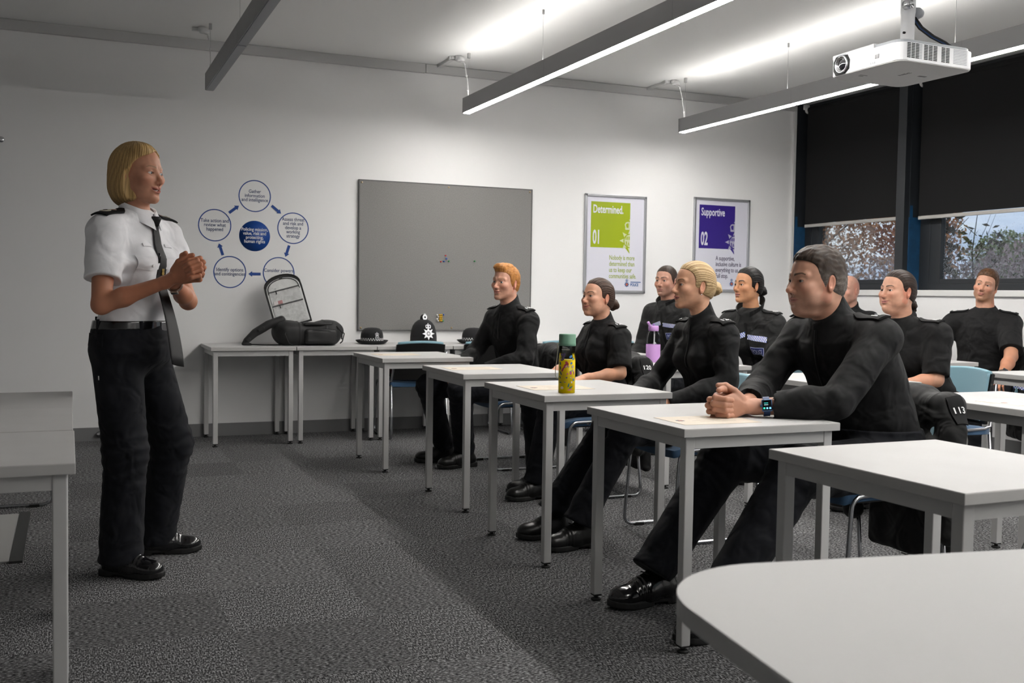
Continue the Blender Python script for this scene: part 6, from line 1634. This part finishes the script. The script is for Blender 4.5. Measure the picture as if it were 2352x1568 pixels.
    er = v3(*H) + P.R @ v3(-.074, -.012, -.046) * .955; MB().lathe([(.0, -.004), (.004, 0), (.0, .004)], Vector(er - P.B), (0, 0, 1), n=10).done('earring', M_CHROME, P.root)
    # ---- man with smart watch
    H = (2.57, 3.10, 1.216); face = (-0.995, 0.105, -.02); xh = nrm((-1, -.05, .04)); yh = nrm(np.cross((0, 0, 1), xh)); zh = np.cross(xh, yh); RH = np.stack([xh, yh, zh], 1)
    O = v3(2.185, 3.000, HT + .038)
    J = seated(H, (2.90, 3.10), face, g=1.13, wsh=.172, drop_=-.028, neckback=.070, sit=.54, arms=dict(shL=(2.700, 2.885, 1.006), shR=(2.685, 3.31, 1.004), elL=(2.455, 2.830, HT + .058), elR=(2.48, 3.30, HT + .062), wrL=tuple(O + RH @ v3(-.034, .024, -.002)), wrR=tuple(O + RH @ v3(-.034, -.024, 0)),
        hipL=(2.90, 2.99, .525), hipR=(2.90, 3.20, .525), knL=(2.36, 2.92, .535), knR=(2.33, 3.30, .53), anL=(2.045, 2.880, .15), anR=(2.025, 3.285, .15), toeL=(-.95, -.12), toeR=(-1, -.08)))
    P = build_person(dict(label='person with short greying hair leaning on a desk with clasped hands, black top numbered 113', base=(2.90, 3.10), H=H, face=face, F=(-1, 0), J=J, g=1.10, gw=1.14, gd=1.22, belly=.22, bend=-.02, nk=1.12, hv=.0021, ag=1.06,
        head=dict(s=1.045, wide=1.03, jaw=.004, full=.7, dbl=.45, chin=-.004, smile=.12, skin=(.50, .27, .185), lip=(.40, .17, .14), browc=(.10, .06, .04), browt=.9, blush=.4, eye=.82, nose=1.0, nosew=1.1, beard=.42, beardc=(.26, .16, .12), iris=(.06, .06, .055)),
        hair=dict(kind='short', t=.005, top=.006, rough=.0024, c=(.060, .042, .032), c2=(.02, .015, .012), grey=(.20, .175, .155), front=.028, ftop=.074, fr=.05), gaze=(-.05, 1, 0),
        top=dict(m='fleece', name='zip_neck_top', collar=.058, zip=.22, cuff=.034, wr=1.1), epau='113', hands=dict(c=dict(clasp=True, o=tuple(O), R=RH.astype(F32), c=(.04, 0, .01), half=.13, v=.002, s=1.08)), trousers=(.104, .086, .082, .076), seed=14, tv=.005, lv=.0065, bv=.004, shine=True, foot=1.06)); PEOPLE['m113'] = P
    MSB = mat('blue_silicone', (.03, .06, .16), .5); MSC = mat('watch_blue_case', (.10, .20, .38), .3, metal=.6)
    o, c, u, w, ax, r = strap_watch('smart_watch', P, np.array(J['wrL']) - nrm(v3(*J['wrL']) - v3(*J['elL'])) * .012, J['elL'], .0345, MSB, (MSC, mat('watch_screen', (.004, .004, .006), .08)), P.root, (-.05, -1, .22), True, .042)
    Rm = Matrix([[w[i], ax[i], u[i]] for i in range(3)])
    for k, (dx, dy, cc) in enumerate(((-.010, -.010, (.10, .30, .60)), (-.010, .0, (.10, .30, .60)), (-.010, .010, (.02, .30, .18)), (.008, .003, (.02, .22, .20)), (.002, .003, (.15, .25, .25)))):
        b = MB(); b.box(Vector(c + u * (r + .0086) + w * dx + ax * dy), (.006 if k < 3 else .002, .006 if k < 3 else .014, .0004), rot=Rm); b.done('screen_icon', mat('icon_%d' % k, cc, .4, emit=.6), o)
    b = MB(); b.cyl(Vector(c + u * (r + .003) + ax * .018), Vector(c + u * (r + .003) + ax * .023), .0045, n=14); b.done('crown', MSC, o)
    # ---- second row
    H = (4.15, 6.70, 1.266); face = (-0.875, -0.485, .0)
    J = seated(H, (4.36, 6.71), face, F=(-.96, -.28))
    P = build_person(dict(label='person with dark cropped hair and open black jacket, half hidden behind the blonde woman', base=(4.36, 6.71), H=H, face=face, F=(-.96, -.28), J=J, hv=.003,
        head=dict(s=.985, wide=.97, jaw=.003, skin=(.47, .245, .175), lip=(.36, .15, .13), browc=(.05, .03, .02), browt=1.1, blush=.35, beard=.5, beardc=(.14, .085, .065), iris=(.06, .05, .04), smile=-.1),
        hair=dict(kind='short', t=.0022, rough=.001, c=(.045, .028, .02), c2=(.02, .013, .01), front=.028, ftop=.070, fr=.05), gaze=(-.1, 1, 0),
        top=dict(m='jacket', name='jacket', collar=.02, off=.018), hands=dict(L=relaxed(J, 'L', (-1, 0)), R=relaxed(J, 'R', (-1, 0))), seed=15)); jacket_front(P); PEOPLE['check'] = P
    H = (4.06, 5.555, 1.230); face = (-0.993, -0.122, .03)
    J = seated(H, (4.28, 5.56), face, F=(-.93, -.36), g=.95, drop_=.005)
    P = build_person(dict(label='person with black bun in black jacket with blue chequered band and police patch, numbered 130', base=(4.28, 5.56), H=H, face=face, F=(-.93, -.36), J=J, g=.94, fem=1, nk=.82, hv=.0026,
        head=dict(s=.975, wide=.92, jaw=-.004, fem=1, lash=.95, skin=(.52, .255, .135), lip=(.44, .17, .14), browc=(.018, .010, .007), browt=1.25, blush=.25, eye=.9, nose=.95, open=.25, smile=.2, iris=(.03, .022, .016)),
        hair=dict(kind='slick', bun=(0, -.135, -.035), bunr=(.036, .030, .036), c=(.014, .011, .010), c2=(.004, .004, .004), t=.007, front=.016, ftop=.078), gaze=(-.05, 1, 0),
        top=dict(m='jacket', name='jacket', collar=.02, off=.018), epau='130', hands=dict(L=relaxed(J, 'L', (-1, 0)), R=relaxed(J, 'R', (-1, 0))), seed=16)); jacket_front(P); PEOPLE['w130'] = P
    H = (4.16, 4.34, 1.198); face = (-1.000, 0.017, .04)
    J = seated(H, (4.42, 4.36), face, F=(-.97, -.22), g=.98, drop_=-.005, arms=dict(shL=(4.27, 4.15, .958), elL=(4.22, 4.10, .730), wrL=(3.99, 4.14, .70), elR=(4.08, 4.58, .73), wrR=(3.92, 4.42, .68)))
    P = build_person(dict(label='person with low brown bun, black short-sleeved top, sitting on a pale blue backed chair', base=(4.42, 4.36), H=H, face=face, F=(-.97, -.22), J=J, g=1.0, fem=1, gw=1.14, gd=1.22, nk=1.0, hv=.0026,
        head=dict(s=.955, wide=1.02, jaw=.001, fem=1, full=1.0, dbl=.7, smile=.65, lash=.5, skin=(.56, .30, .205), lip=(.44, .17, .15), browc=(.045, .026, .018), browt=.9, blush=.55, eye=.85, nose=.8, iris=(.04, .03, .024)),
        hair=dict(kind='slick', bun=(.0, -.118, -.075), bunr=(.028, .026, .030), tail=1, c=(.042, .026, .020), c2=(.014, .009, .007), t=.006, front=.016, ftop=.078), gaze=(-.1, 1, .03),
        top=dict(m='polo', name='short_sleeved_top', collar=.035, sleeve=.92, zip=.12), armskin=(.55, .29, .19), epau='127', hands=dict(L=relaxed(J, 'L', (-1, 0)), R=relaxed(J, 'R', (-1, 0))), seed=17)); polo_collar(P); PEOPLE['w127'] = P
    # ---- third row
    H = (5.95, 6.76, 1.226); face = (-0.961, -0.276, .0)
    J = seated(H, (6.13, 6.76), face, F=(-.96, -.28))
    P = build_person(dict(label='bald person by the window, mostly hidden behind the man with the smart watch', base=(6.13, 6.76), H=H, face=face, F=(-.96, -.28), J=J, hv=.003,
        head=dict(s=1.0, wide=.98, jaw=.003, skin=(.50, .27, .20), browc=(.09, .05, .035), blush=.4, beard=.25, beardc=(.25, .15, .11)), hair=None, gaze=(-.1, 1, 0),
        top=dict(m='fleece', name='zip_neck_top', collar=.05, zip=.17), hands=dict(L=relaxed(J, 'L', (-1, 0)), R=relaxed(J, 'R', (-1, 0))), seed=18)); PEOPLE['bald'] = P
    H = (6.14, 5.53, 1.262); face = (-0.866, -0.500, .06); F = (-.80, -.60)
    J = seated(H, (6.16, 5.55), face, F=F, g=1.06, drop_=.012, neckback=-.015, arms=dict(elL=(6.12, 5.26, .760), wrL=(5.68, 5.06, .640), shL=(6.235, 5.385, .985), shR=(6.035, 5.70, .985), elR=(5.90, 5.86, .800), wrR=(5.68, 5.80, .755), knL=(5.62, 5.08, .53), knR=(5.70, 5.42, .53), anL=(5.62, 5.06, .13), anR=(5.66, 5.40, .13)))
    wl = v3(5.68, 5.06, .640); J['elL'] = (6.06, 5.22, .765); J['wrL'] = (5.84, 5.10, .640)
    P = build_person(dict(label='person with short brown hair and light beard in black polo shirt by the window', base=(6.16, 5.55), H=H, face=face, F=F, J=J, g=1.06, gw=1.08, gd=1.05, nk=1.05, hup=(.16, -.12, 1), hv=.0028, ag=1.12,
        head=dict(s=1.0, wide=.97, jaw=.004, smile=.5, skin=(.50, .26, .175), lip=(.42, .17, .14), browc=(.13, .07, .035), browt=.9, blush=.45, eye=.8, nose=.85, beard=.7, beardc=(.22, .11, .05), iris=(.07, .06, .05)),
        hair=dict(kind='short', t=.004, top=.007, rough=.0024, c=(.13, .062, .03), c2=(.045, .022, .012), front=.028, ftop=.070, fr=.05), gaze=(.1, 1, 0), armskin=(.48, .235, .145),
        top=dict(m='polo', name='polo_shirt', collar=.03, sleeve=.84, wr=.9), epau='109', hands=dict(L=dict(o=J['wrL'], R=frame((-.80, -.42, -.42), (-.35, -.1, 1)), curl=(28, 40, 24), side=1, v=.0026), R=relaxed(J, 'R', F)), seed=19)); polo_collar(P); PEOPLE['m109'] = P
    strap_watch('wrist_watch', P, J['wrL'], J['elL'], .0345, mat('steel_bracelet', (.32, .31, .29), .3, metal=.9), (mat('steel_bracelet', (.32, .31, .29), .3, metal=.9), mat('watch_dial', (.02, .02, .022), .2)), P.root, (-.2, -.7, .7), False, .036)
people()
